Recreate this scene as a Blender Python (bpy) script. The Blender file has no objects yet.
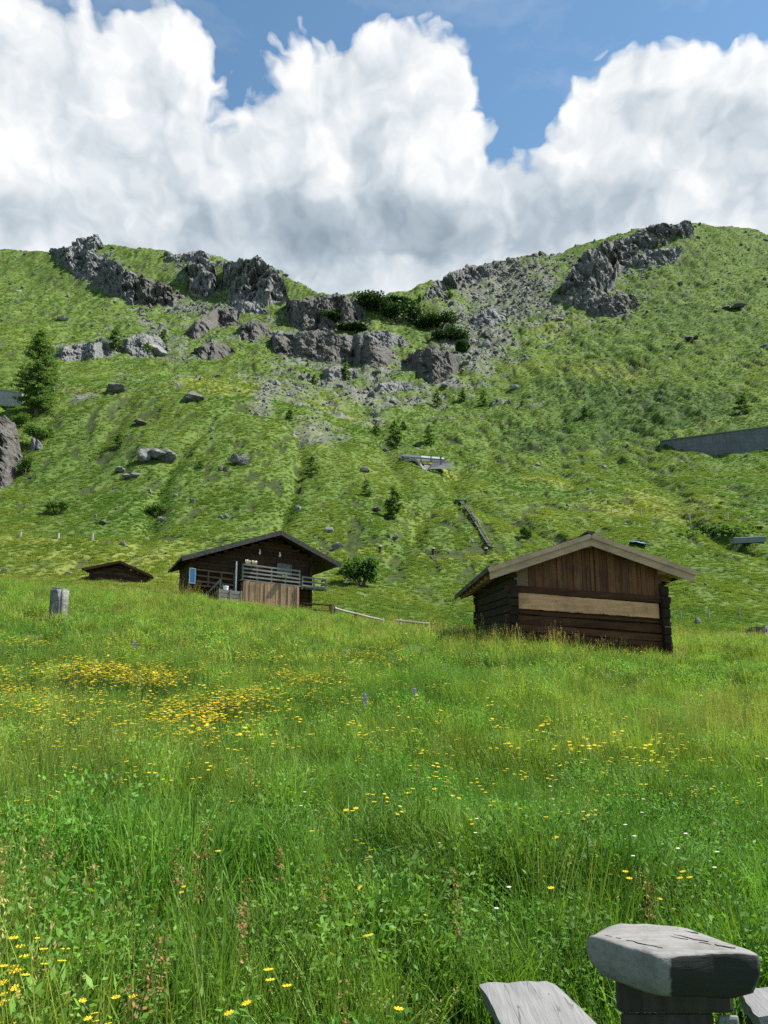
import bpy, bmesh, math, random
import numpy as np
from mathutils import Vector, Matrix

random.seed(7)
RNG = np.random.default_rng(11)
scene = bpy.context.scene
COL = scene.collection
R = math.radians
EYE = 1.6
F = 775.0
PITCH = R(10.0)
CP, SP = math.cos(PITCH), math.sin(PITCH)
SUN_AZ, SUN_EL = R(82), R(54)           # azimuth from +Y towards +X
SUND = np.array([math.sin(SUN_AZ)*math.cos(SUN_EL), math.cos(SUN_AZ)*math.cos(SUN_EL), math.sin(SUN_EL)])

# ------------------------------------------------------------------ camera geometry helpers
def ray(px, py):
    a = (np.asarray(px, float)-384)/F
    b = (512-np.asarray(py, float))/F
    y = CP-b*SP
    z = SP+b*CP
    return a/y, z/y                       # lateral per metre, rise per metre

def proj(x, y, z):
    z = z-EYE
    f = y*CP+z*SP
    f = np.maximum(f, 1e-3)
    return 384+F*x/f, 512-F*(-y*SP+z*CP)/f

def at(px, py, d):
    u, t = ray(px, py)
    return Vector((float(u)*d, d, float(t)*d+EYE))

def at_z(px, py, z):
    u, t = ray(px, py)
    d = (z-EYE)/float(t)
    return Vector((float(u)*d, d, z))

# ------------------------------------------------------------------ noise
def _h(ix, iy, iz, seed):
    n = (ix.astype(np.int64)*374761393+iy.astype(np.int64)*668265263+iz.astype(np.int64)*2147483647+seed*974634533) & 0xffffffff
    n = ((n ^ (n >> 13))*1274126177) & 0xffffffff
    n = ((n ^ (n >> 15))*2246822519) & 0xffffffff
    return (n ^ (n >> 16)) & 0xffffffff

def noise2(x, y, seed=0):
    xi = np.floor(x); yi = np.floor(y)
    fx = x-xi; fy = y-yi
    xi = xi.astype(np.int64); yi = yi.astype(np.int64)
    u = fx*fx*fx*(fx*(fx*6-15)+10); v = fy*fy*fy*(fy*(fy*6-15)+10)
    z0 = np.zeros_like(xi)
    def g(dx, dy):
        a = _h(xi+dx, yi+dy, z0, seed)*(2*math.pi/4294967296.0)
        return np.cos(a)*(fx-dx)+np.sin(a)*(fy-dy)
    n00, n10, n01, n11 = g(0, 0), g(1, 0), g(0, 1), g(1, 1)
    return ((n00*(1-u)+n10*u)*(1-v)+(n01*(1-u)+n11*u)*v)*1.5

def fbm2(x, y, oct=4, seed=0, gain=.5):
    s = 0; a = 1; t = 0
    for i in range(oct):
        s = s+a*noise2(x, y, seed+i*17); t += a
        x = x*2.03+13.7; y = y*2.03-7.1; a *= gain
    return s/t

def noise3(p, seed=0):
    i = np.floor(p).astype(np.int64); f = p-i
    w = f*f*(3-2*f)
    out = 0
    for dx in (0, 1):
        for dy in (0, 1):
            for dz in (0, 1):
                h = _h(i[:, 0]+dx, i[:, 1]+dy, i[:, 2]+dz, seed)/2147483648.0-1
                wx = w[:, 0] if dx else 1-w[:, 0]
                wy = w[:, 1] if dy else 1-w[:, 1]
                wz = w[:, 2] if dz else 1-w[:, 2]
                out = out+h*wx*wy*wz
    return out

def sstep(a, b, x):
    t = np.clip((x-a)/(b-a), 0, 1)
    return t*t*(3-2*t)

# ------------------------------------------------------------------ terrain
PXS = np.array([-700, -300, 0, 100, 180, 250, 320, 380, 440, 500, 560, 620, 690, 768, 1050, 1500], float)
def curve(pys, ds):
    d = np.full(len(PXS), float(ds)) if np.isscalar(ds) else np.array(ds, float)
    u, t = ray(PXS, np.array(pys, float))
    return u, d, t*d
CURVES = [
    #        -700 -300   0  100  180  250  320  380  440  500  560  620  690  768 1050 1500
    curve([  575, 580, 590, 595, 603, 614, 623, 634, 641, 645, 648, 650, 650, 648, 645, 640], [28, 28, 30, 30, 30, 29, 28, 27, 25, 23, 22.5, 23, 25, 26, 26, 26]),
    curve([  570, 576, 590, 593, 600, 606, 611, 622, 630, 634, 636, 636, 634, 630, 622, 615], 48),
    curve([  555, 565, 579, 582, 585, 588, 592, 598, 602, 604, 606, 606, 604, 600, 590, 580], 62),
    curve([  520, 530, 538, 542, 546, 550, 553, 554, 556, 558, 560, 562, 564, 565, 550, 540], 78),
    curve([  440, 460, 478, 482, 478, 474, 478, 490, 500, 506, 508, 508, 506, 503, 490, 470], 108),
    curve([  370, 395, 408, 402, 402, 408, 425, 446, 463, 474, 478, 474, 468, 462, 440, 420], 140),
    curve([  310, 338, 354, 362, 368, 378, 394, 404, 409, 411, 408, 402, 393, 385, 360, 350], 200),
    curve([  270, 300, 318, 326, 331, 338, 346, 350, 352, 350, 338, 331, 326, 320, 310, 310], [290, 285, 280, 280, 278, 270, 262, 260, 268, 280, 290, 292, 292, 292, 290, 290]),
    curve([  245, 270, 285, 292, 296, 305, 319, 321, 318, 300, 284, 280, 276, 275, 280, 290], [370, 365, 355, 350, 345, 325, 298, 296, 315, 350, 368, 370, 370, 370, 360, 350]),
    curve([  230, 250, 257, 250, 257, 268, 297, 300, 284, 267, 259, 239, 226, 241, 262, 285], [440, 430, 415, 410, 405, 380, 325, 320, 360, 410, 425, 435, 440, 440, 420, 410]),
]

def base_z(x, y):
    u = np.clip(x/np.maximum(y, 3.0), -1.25, 1.25)
    sh = u.shape
    u = u.ravel(); d = y.ravel()
    zero = np.zeros_like(u)
    ks_d = [zero-60, zero, zero+4, zero+10]
    ks_z = [zero-4.5, zero-1.62, zero-1.42-.10*u, zero-1.12-.5*u]
    for (cu, cd, cz) in CURVES:
        ks_d.append(np.interp(u, cu, cd)); ks_z.append(np.interp(u, cu, cz))
    ks_d.append(ks_d[-1]+40); ks_z.append(ks_z[-1]-8)
    ks_d.append(ks_d[-1]+260); ks_z.append(ks_z[-1]-190)
    D = np.stack(ks_d); Z = np.stack(ks_z)
    h = D[1:]-D[:-1]; m = (Z[1:]-Z[:-1])/h
    T = np.empty_like(Z)
    T[0] = m[0]; T[-1] = m[-1]
    w1 = 2*h[1:]+h[:-1]; w2 = h[1:]+2*h[:-1]
    same = m[1:]*m[:-1] > 0
    den = w1/np.where(same, m[:-1], 1)+w2/np.where(same, m[1:], 1)
    T[1:-1] = np.where(same, (w1+w2)/np.where(np.abs(den) < 1e-9, 1, den), 0)
    k = np.zeros(len(u), int)
    for i in range(1, len(D)-1):
        k += (d >= D[i])
    ar = np.arange(len(u))
    d0 = D[k, ar]; hh = h[k, ar]
    t = np.clip((d-d0)/hh, 0, 1)
    z = ((2*t**3-3*t**2+1)*Z[k, ar]+(t**3-2*t**2+t)*hh*T[k, ar]+(-2*t**3+3*t**2)*Z[k+1, ar]+(t**3-t**2)*hh*T[k+1, ar])
    return z.reshape(sh)+EYE

def ell(px, py, cx, cy, rx, ry, rot=0):
    c, s = math.cos(R(rot)), math.sin(R(rot))
    dx, dy = px-cx, py-cy
    a = (dx*c+dy*s)/rx; b = (-dx*s+dy*c)/ry
    return np.exp(-(a*a+b*b)*.8)

SCREE = [(100, 270, 62, 17, 36, 1.0), (175, 300, 50, 12, 12, .8), (215, 318, 40, 14, -10, .75), (150, 325, 55, 14, 30, .55),
         (85, 352, 38, 9, 0, .9), (135, 345, 40, 11, 5, .7), (266, 398, 15, 22, 10, .95), (505, 288, 62, 32, 18, 1.0),
         (478, 335, 42, 48, 20, .95), (545, 268, 40, 14, -10, .7), (360, 388, 110, 36, 5, .68), (300, 345, 60, 30, 0, .6),
         (420, 370, 60, 22, 15, .65), (330, 430, 70, 12, 12, .55), (510, 400, 40, 16, 8, .4), (160, 385, 80, 14, 5, .42),
         (100, 400, 40, 9, 12, .5), (240, 455, 20, 8, 0, .35), (600, 290, 50, 40, 0, .5), (230, 275, 70, 22, 0, .5),
         (60, 385, 20, 8, 0, .5), (190, 350, 60, 12, 0, .5), (560, 470, 60, 8, 5, .3)]
DRY = [(215, 387, 60, 9, 4, .9), (650, 505, 90, 12, 2, .8), (600, 372, 90, 9, 0, .6), (90, 392, 90, 5, 6, .7), (150, 570, 200, 26, 0, .8),
       (560, 330, 50, 14, 0, .5), (720, 425, 60, 7, -8, .6), (30, 340, 60, 20, 0, .3), (430, 520, 60, 20, 0, .5), (330, 415, 80, 18, 0, .4), (570, 483, 150, 2.2, 8, 1.1), (470, 470, 60, 2, 8, 1.0), (90, 541, 130, 3, 1, 1.1), (430, 554, 120, 2.4, 1, 1.1)]
DARKG = [(640, 410, 130, 30, 5, .9), (690, 320, 110, 45, 0, .5), (540, 440, 60, 20, 0, .6), (440, 330, 60, 30, 20, .6), (140, 470, 120, 40, 0, .35)]

def zones(x, y, z):
    px, py = proj(x, y, z)
    far = sstep(60, 110, y)
    n1 = fbm2(x/9, y/9, 4, 41); n2 = fbm2(x/28, y/28, 3, 51)
    def comb(lst):
        m = np.zeros_like(px)
        for (cx, cy, rx, ry, rot, w) in lst:
            m = np.maximum(m, w*ell(px, py, cx, cy, rx, ry, rot))
        return m
    sc = comb(SCREE); dr = comb(DRY); dk = comb(DARKG)
    scree = sstep(.30, .75, sc+.75*n1+.25*n2)*far
    dry = np.clip(sstep(.2, .8, dr+.5*n2+.25*n1), 0, 1)
    dark = sstep(.2, .8, dk+.5*n1)*far
    return scree, dry, dark, px, py

def earth(x, y):
    e = fbm2(x/2.2, y/6, 3, 99)+.35*fbm2(x/30, y/50, 2, 98)
    return sstep(.17, .30, e)*sstep(52, 75, y)

def detail_z(x, y, scree=None, dark=None):
    d = y
    near = 1-sstep(30, 60, d)
    hill = sstep(40, 85, d)
    up = sstep(120, 220, d)
    z = near*(.07*noise2(x/1.4, y/1.4, 3)+.16*noise2(x/6, y/6, 4))
    z = z+sstep(62, 90, d)*(1-sstep(130, 190, d))*(1.5*fbm2(x/20, y/26, 3, 31)-1.2*np.exp(-(noise2(x/24, y/70, 32)/.09)**2))
    bank = sstep(20, 45, d)*(1-sstep(90, 130, d))
    z = z+bank*.25*fbm2(x/9, y/9, 2, 5)
    l1 = fbm2(x/2.0, y/5.5, 3, 6); l2 = fbm2(x/7, y/16, 3, 7); l3 = fbm2(x/34, y/34, 3, 8)
    rough = 1-.55*ell(*proj(x, y, base_z(x, y)), 40, 300, 140, 60)
    z = z+hill*rough*(.09*l1+.55*l2)
    z = z+up*(1.6*l2+4.2*l3)
    ter = noise2(x/20+.6*l3, y/7.0+z*.1+.9*l2, 9)
    z = z+sstep(100, 150, d)*(.5+.3*(x > 0)+(0 if dark is None else 1.2*dark))*ter*(1-.3*up)
    z = z-.35*earth(x, y)*np.clip(y/120, .5, 2)
    if scree is not None:
        z = z+scree*up*(1.2*np.abs(fbm2(x/3.5, y/3.5, 3, 12))*2+ .8*fbm2(x/9, y/9, 2, 13))
    if dark is not None:
        z = z+dark*(1.5*np.abs(noise2(x/7, y/2.6, 14))+.5*noise2(x/3, y/1.6, 15))
    return z

def height(x, y, full=False):
    x = np.asarray(x, float); y = np.asarray(y, float)
    b = base_z(x, y)
    sc, dr, dk, px, py = zones(x, y, b)
    z = b+detail_z(x, y, sc, dk)
    return (z, sc, dr, dk, px, py) if full else z

def hz(x, y):
    return float(height(np.array([x]), np.array([y]))[0])

_DS = np.concatenate([np.geomspace(2.0, 60, 260), np.geomspace(60.5, 560, 420)])
def hits(px, py, off=0.0, dmin=0.0):
    """where sight lines first meet the ground: arrays of x, y, z"""
    u, t = ray(px, py)
    u = np.atleast_1d(u); t = np.atleast_1d(t)
    D = np.broadcast_to(_DS, (len(u), len(_DS)))
    out = np.full(len(u), 300.0)
    for s in range(0, len(u), 400):
        e = slice(s, s+400)
        X = u[e, None]*D[e]; Z = hfast(X, D[e])+off
        below = (t[e, None]*D[e]+EYE < Z) & (D[e] >= dmin)
        k = below.argmax(1); ok = below.any(1)
        k = np.where(ok, k, len(_DS)-60)
        out[e] = _DS[k]
    x = u*out
    return x, out, hfast(x, out)

def hit(px, py, off=0.0, dmin=0.0):
    x, y, z = hits([px], [py], off, dmin)
    return Vector((x[0], y[0], z[0]))

# ------------------------------------------------------------------ object helpers
def tag(o, label=None, cat=None, group=None, kind=None):
    if label: o['label'] = label
    if cat: o['category'] = cat
    if group: o['group'] = group
    if kind: o['kind'] = kind
    return o

def empty(name, loc, rz=0, label=None, cat=None, group=None):
    o = bpy.data.objects.new(name, None)
    COL.objects.link(o); o.location = loc; o.rotation_euler = (0, 0, rz); o.empty_display_size = .2
    return tag(o, label, cat, group)

def np_mesh(name, verts, faces, mats=(), midx=None, smooth=False):
    """faces: list of int arrays with one row per face (rows of 3 or of 4)"""
    me = bpy.data.meshes.new(name)
    verts = np.asarray(verts, np.float32)
    faces = [np.asarray(f, np.int32) for f in faces if len(f)]
    loops = np.concatenate([f.ravel() for f in faces])
    tot = np.concatenate([np.full(len(f), f.shape[1], np.int32) for f in faces])
    start = np.concatenate([[0], np.cumsum(tot)[:-1]]).astype(np.int32)
    me.vertices.add(len(verts)); me.vertices.foreach_set('co', verts.ravel())
    me.loops.add(len(loops)); me.loops.foreach_set('vertex_index', loops)
    me.polygons.add(len(tot)); me.polygons.foreach_set('loop_start', start)
    if midx is not None: me.polygons.foreach_set('material_index', np.asarray(midx, np.int32))
    me.polygons.foreach_set('use_smooth', np.full(len(tot), smooth, bool))
    for m in mats: me.materials.append(m)
    me.update(calc_edges=True); me.validate()
    return me

def attr(me, name, arr):
    if arr.ndim == 2:
        a = me.attributes.new(name, 'FLOAT_COLOR', 'POINT')
        a.data.foreach_set('color', np.concatenate([arr, np.ones((len(arr), 4-arr.shape[1]))], 1).astype(np.float32).ravel() if arr.shape[1] < 4 else arr.astype(np.float32).ravel())
    else:
        a = me.attributes.new(name, 'FLOAT', 'POINT')
        a.data.foreach_set('value', arr.astype(np.float32))

def link(name, me, parent=None, loc=(0, 0, 0), rot=(0, 0, 0)):
    o = bpy.data.objects.new(name, me); COL.objects.link(o)
    o.location = loc; o.rotation_euler = rot
    if parent: o.parent = parent
    return o

class MB:
    """collects boxes, beams and prisms into one mesh; 'tone' is a per-piece random value for wood"""
    def __init__(self, shear=0.0, sheary=0.0):
        self.sheary = sheary; self.v = []; self.f3 = []; self.f4 = []; self.t = []; self.n = 0; self.shear = shear
    def add(self, v, quads=(), tris=(), tone=None):
        tone = random.random() if tone is None else tone
        for p in v: self.v.append(tuple(p)); self.t.append(tone)
        for q in quads: self.f4.append([i+self.n for i in q])
        for q in tris: self.f3.append([i+self.n for i in q])
        self.n += len(v)
    def hexa(self, p, tone=None):
        """8 points: bottom ring then top ring"""
        self.add(p, [(3, 2, 1, 0), (4, 5, 6, 7), (0, 1, 5, 4), (1, 2, 6, 5), (2, 3, 7, 6), (3, 0, 4, 7)], tone=tone)
    def box(self, x0, x1, y0, y1, z0, z1, tone=None, wob=0):
        w = lambda: random.uniform(-wob, wob)
        self.hexa([(x0+w(), y0+w(), z0+w()), (x1+w(), y0+w(), z0+w()), (x1+w(), y1+w(), z0+w()), (x0+w(), y1+w(), z0+w()),
                   (x0+w(), y0+w(), z1+w()), (x1+w(), y0+w(), z1+w()), (x1+w(), y1+w(), z1+w()), (x0+w(), y1+w(), z1+w())], tone)
    def beam(self, a, b, w, h, up=(0, 0, 1), tone=None):
        a = Vector(a); b = Vector(b); d = (b-a).normalized(); up = Vector(up)
        s = d.cross(up).normalized()*w*.5; t = s.cross(d).normalized()*h*.5
        self.hexa([a-s-t, a+s-t, b+s-t, b-s-t, a-s+t, a+s+t, b+s+t, b-s+t], tone)
    def tube(self, pts, rad, n=8, tone=None, jit=0, caps=True):
        rings = []
        pts = [Vector(p) for p in pts]
        for i, p in enumerate(pts):
            d = (pts[min(i+1, len(pts)-1)]-pts[max(i-1, 0)]).normalized()
            ref = Vector((0, 0, 1)) if abs(d.z) < .9 else Vector((1, 0, 0))
            s = d.cross(ref).normalized(); t = s.cross(d)
            r = rad[i] if hasattr(rad, '__len__') else rad
            rings.append([p+(s*math.cos(2*math.pi*k/n)+t*math.sin(2*math.pi*k/n))*r*(1+random.uniform(-jit, jit)) for k in range(n)])
        v = [q for r in rings for q in r]
        quads = [(i*n+k, i*n+(k+1) % n, (i+1)*n+(k+1) % n, (i+1)*n+k) for i in range(len(pts)-1) for k in range(n)]
        tris = []
        if caps:
            v += [pts[0], pts[-1]]; m = len(v)
            tris = [((k+1) % n, k, m-2) for k in range(n)]+[((len(pts)-1)*n+k, (len(pts)-1)*n+(k+1) % n, m-1) for k in range(n)]
        self.add(v, quads, tris, tone)
    def build(self, name, mat, parent=None, bevel=0, smooth=False, **kw):
        v = np.array(self.v, float)
        if self.shear: v[:, 2] -= self.shear*v[:, 0]
        if self.sheary: v[:, 2] -= self.sheary*v[:, 1]
        me = np_mesh(name, v, [self.f3, self.f4], [mat], smooth=smooth)
        attr(me, 'tone', np.array(self.t))
        o = link(name, me, parent, **kw)
        if bevel:
            m = o.modifiers.new('bevel', 'BEVEL'); m.width = bevel; m.segments = 2; m.limit_method = 'ANGLE'
        return o

def copy_tree(o, parent=None):
    c = o.copy(); COL.objects.link(c); c.parent = parent
    for ch in list(o.children): copy_tree(ch, c)
    return c

# ------------------------------------------------------------------ materials
def mat_new(name):
    m = bpy.data.materials.new(name); m.use_nodes = True
    nt = m.node_tree; nt.nodes.clear()
    return m, nt

class NT:
    def __init__(self, nt): self.nt = nt
    def __call__(self, t, **kw):
        n = self.nt.nodes.new(t)
        ins = kw.pop('ins', {})
        for k, v in kw.items(): setattr(n, k, v)
        for k, v in ins.items():
            if hasattr(v, 'bl_rna') and hasattr(v, 'is_output'): self.nt.links.new(v, n.inputs[k])
            else: n.inputs[k].default_value = v
        return n
    def math(self, op, a, b=None, c=None, clamp=False):
        n = self.nt.nodes.new('ShaderNodeMath'); n.operation = op; n.use_clamp = clamp
        for i, v in enumerate((a, b, c)):
            if v is None: continue
            if hasattr(v, 'is_output'): self.nt.links.new(v, n.inputs[i])
            else: n.inputs[i].default_value = v
        return n.outputs[0]
    def mix(self, fac, a, b, blend='MIX'):
        n = self.nt.nodes.new('ShaderNodeMix'); n.data_type = 'RGBA'; n.blend_type = blend
        for i, v in ((0, fac), (6, a), (7, b)):
            if hasattr(v, 'is_output'): self.nt.links.new(v, n.inputs[i])
            else: n.inputs[i].default_value = (*v, 1) if (hasattr(v, '__len__') and len(v) == 3) else v
        return n.outputs[2]
    def ramp(self, fac, stops):
        n = self.nt.nodes.new('ShaderNodeValToRGB')
        el = n.color_ramp.elements
        while len(el) < len(stops): el.new(.5)
        for e, (p, c) in zip(el, stops):
            e.position = p; e.color = (*c, 1) if len(c) == 3 else c
        self.nt.links.new(fac, n.inputs[0])
        return n.outputs[0]
    def noise(self, vec, scale, detail=4, rough=.55, dist=0, dim='3D'):
        n = self.nt.nodes.new('ShaderNodeTexNoise'); n.noise_dimensions = dim
        n.inputs['Scale'].default_value = scale; n.inputs['Detail'].default_value = detail
        n.inputs['Roughness'].default_value = rough; n.inputs['Distortion'].default_value = dist
        if vec is not None: self.nt.links.new(vec, n.inputs['Vector'])
        return n.outputs[0]
    def remap(self, v, a, b, c=0, d=1):
        n = self.nt.nodes.new('ShaderNodeMapRange')
        self.nt.links.new(v, n.inputs[0])
        for i, q in zip((1, 2, 3, 4), (a, b, c, d)): n.inputs[i].default_value = q
        return n.outputs[0]
    def link(self, a, b): self.nt.links.new(a, b)

def wood(name, dark, light, grain=(3, 3, 40), rough=.85, grey=0, spots=0, cracks=0, stain_shade=False):
    """weathered timber: grain runs along the local axis with the smallest scale"""
    m, nt = mat_new(name); N = NT(nt)
    tc = N('ShaderNodeTexCoord')
    mp = N('ShaderNodeMapping', ins={'Vector': tc.outputs['Object'], 'Scale': grain})
    tone = N('ShaderNodeAttribute', attribute_name='tone').outputs['Fac']
    off = N('ShaderNodeCombineXYZ', ins={0: N.math('MULTIPLY', tone, 37.0), 1: N.math('MULTIPLY', tone, 91.0), 2: N.math('MULTIPLY', tone, 53.0)})
    vec = N('ShaderNodeVectorMath', operation='ADD', ins={0: mp.outputs[0], 1: off.outputs[0]}).outputs[0]
    g = N.noise(vec, 1.0, 6, .65, .4)
    blot = N.noise(tc.outputs['Object'], 2.3, 4, .6)
    f = N.math('ADD', N.math('MULTIPLY', N.remap(g, .3, .7), .55), N.math('MULTIPLY', tone, .45))
    c = N.mix(f, dark, light)
    c = N.mix(N.math('MULTIPLY', N.remap(blot, .45, .75), .5), c, tuple(.55*x for x in dark))
    if grey:
        c = N.mix(N.math('MULTIPLY', N.remap(N.noise(vec, .7, 3), .45, .7), grey), c, (.24, .235, .225))
    if spots:
        vo = N('ShaderNodeTexVoronoi', ins={'Vector': tc.outputs['Object'], 'Scale': 5.5})
        c = N.mix(N.remap(vo.outputs['Distance'], .06, .16, spots, 0), c, (.07, .04, .02))
    if stain_shade:                       # dull green blotches, then the end face's shade painted in near-black
        da = N('ShaderNodeAttribute', attribute_name='end_shade').outputs['Fac']
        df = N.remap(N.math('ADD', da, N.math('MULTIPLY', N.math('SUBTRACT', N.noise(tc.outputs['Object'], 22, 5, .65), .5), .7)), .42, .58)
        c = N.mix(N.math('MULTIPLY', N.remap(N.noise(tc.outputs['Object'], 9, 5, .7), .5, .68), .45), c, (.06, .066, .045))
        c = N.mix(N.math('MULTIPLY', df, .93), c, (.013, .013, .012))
    if cracks:
        ck = N.noise(N('ShaderNodeVectorMath', operation='MULTIPLY', ins={0: vec, 1: (.75, .75, .75)}).outputs[0], 1.0, 2, .4, .2)
        line = N.remap(N.math('ABSOLUTE', N.math('SUBTRACT', ck, .56)), .004, .018, 1, 0)
        c = N.mix(N.math('MULTIPLY', line, .85*cracks), c, (.02, .02, .02))
    bs = N('ShaderNodeBsdfPrincipled', ins={'Base Color': c, 'Roughness': rough, 'Specular IOR Level': .25})
    bp = N('ShaderNodeBump', ins={'Strength': .5, 'Distance': .01, 'Height': g})
    N.link(bp.outputs[0], bs.inputs['Normal'])
    out = N('ShaderNodeOutputMaterial'); N.link(bs.outputs[0], out.inputs[0])
    return m

def rockmat(name, lo, hi, lichen=.3, scale=1.0, turf=0):
    m, nt = mat_new(name); N = NT(nt)
    geo = N('ShaderNodeNewGeometry').outputs['Position']
    ob = N('ShaderNodeObjectInfo')
    n1 = N.noise(geo, .35*scale, 8, .68, .3)
    mp = N('ShaderNodeMapping', ins={'Vector': geo, 'Scale': (.7*scale, .7*scale, 1.6*scale), 'Rotation': (.3, .5, 0)})
    n2 = N.noise(mp.outputs[0], 1.1, 6, .7, .6)
    c = N.mix(N.remap(n2, .32, .68), lo, hi)
    c = N.mix(N.math('MULTIPLY', N.remap(n1, .5, .7), .5), c, tuple(.5*q for q in lo))
    c = N.mix(N.math('MULTIPLY', N.remap(N.noise(geo, .9*scale, 5, .6), .55, .72), lichen), c, (.10, .11, .05))
    c = N.mix(N.math('MULTIPLY', ob.outputs['Random'], .25), c, tuple(1.25*q for q in hi))
    if turf:                       # turf on the ledges that lie flat enough to hold it
        nz = N('ShaderNodeSeparateXYZ', ins={0: N('ShaderNodeNewGeometry').outputs['Normal']}).outputs[2]
        tf = N.remap(N.math('ADD', nz, N.math('MULTIPLY', N.math('SUBTRACT', N.noise(geo, .25, 5, .65), .5), 1.1)), .86, .95)
        c = N.mix(N.math('MULTIPLY', tf, turf), c, N.mix(n2, (.06, .10, .022), (.11, .15, .035)))
    bs = N('ShaderNodeBsdfPrincipled', ins={'Base Color': c, 'Roughness': .9, 'Specular IOR Level': .2})
    bp = N('ShaderNodeBump', ins={'Strength': 1.0, 'Distance': .5/scale, 'Height': n2})
    N.link(bp.outputs[0], bs.inputs['Normal'])
    N.link(bs.outputs[0], N('ShaderNodeOutputMaterial').inputs[0])
    return m

def leafmat(name, col, col2, trans=.4, inst=True, rough=.6, vary=.35, scale=3.0):
    m, nt = mat_new(name); N = NT(nt)
    ob = N('ShaderNodeObjectInfo')
    geo = N('ShaderNodeNewGeometry')
    nz = N.noise(geo.outputs['Position'], scale, 3, .6)
    f = N.math('ADD', N.math('MULTIPLY', ob.outputs['Random'], vary), N.remap(nz, .35, .65, 0, 1-vary))
    c = N.mix(f, col, col2)
    if inst:
        a = N('ShaderNodeAttribute', attribute_name='tint', attribute_type='INSTANCER')
        c = N.mix(1.0, c, a.outputs['Color'], 'MULTIPLY')
    d = N('ShaderNodeBsdfPrincipled', ins={'Base Color': c, 'Roughness': rough, 'Specular IOR Level': .2})
    t = N('ShaderNodeBsdfTranslucent', ins={'Color': N.mix(1.0, c, (1.25, 1.2, .55), 'MULTIPLY')})
    mx = N('ShaderNodeMixShader', ins={0: trans}); N.link(d.outputs[0], mx.inputs[1]); N.link(t.outputs[0], mx.inputs[2])
    N.link(mx.outputs[0], N('ShaderNodeOutputMaterial').inputs[0])
    return m

def plain(name, col, rough=.7, var=.2, scale=4.0, metal=0):
    m, nt = mat_new(name); N = NT(nt)
    tc = N('ShaderNodeTexCoord').outputs['Object']
    n = N.noise(tc, scale, 6, .65)
    c = N.mix(N.remap(n, .3, .7), tuple(q*(1-var) for q in col), tuple(min(1, q*(1+var)) for q in col))
    bs = N('ShaderNodeBsdfPrincipled', ins={'Base Color': c, 'Roughness': rough, 'Metallic': metal})
    bp = N('ShaderNodeBump', ins={'Strength': .25, 'Distance': .02, 'Height': n}); N.link(bp.outputs[0], bs.inputs['Normal'])
    N.link(bs.outputs[0], N('ShaderNodeOutputMaterial').inputs[0])
    return m

def concrete(name, col, streak=.6):
    m, nt = mat_new(name); N = NT(nt)
    tc = N('ShaderNodeTexCoord').outputs['Object']
    mp = N('ShaderNodeMapping', ins={'Vector': tc, 'Scale': (2.2, 2.2, .25)})
    s = N.noise(mp.outputs[0], 1.0, 5, .65); b = N.noise(tc, .7, 6, .7)
    c = N.mix(N.remap(b, .3, .7), tuple(.75*q for q in col), tuple(1.2*q for q in col))
    c = N.mix(N.math('MULTIPLY', N.remap(s, .5, .72), streak), c, tuple(.45*q for q in col))
    br = N('ShaderNodeTexBrick', ins={'Vector': N('ShaderNodeMapping', ins={'Vector': tc, 'Rotation': (R(90), 0, 0)}).outputs[0], 'Color1': (1, 1, 1, 1), 'Color2': (.8, .8, .8, 1), 'Mortar': (.45, .45, .45, 1), 'Scale': .15, 'Mortar Size': .006})
    c = N.mix(.7, c, br.outputs['Color'], 'MULTIPLY')
    bs = N('ShaderNodeBsdfPrincipled', ins={'Base Color': c, 'Roughness': .9})
    bp = N('ShaderNodeBump', ins={'Strength': .5, 'Distance': .06, 'Height': b}); N.link(bp.outputs[0], bs.inputs['Normal'])
    N.link(bs.outputs[0], N('ShaderNodeOutputMaterial').inputs[0])
    return m

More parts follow.
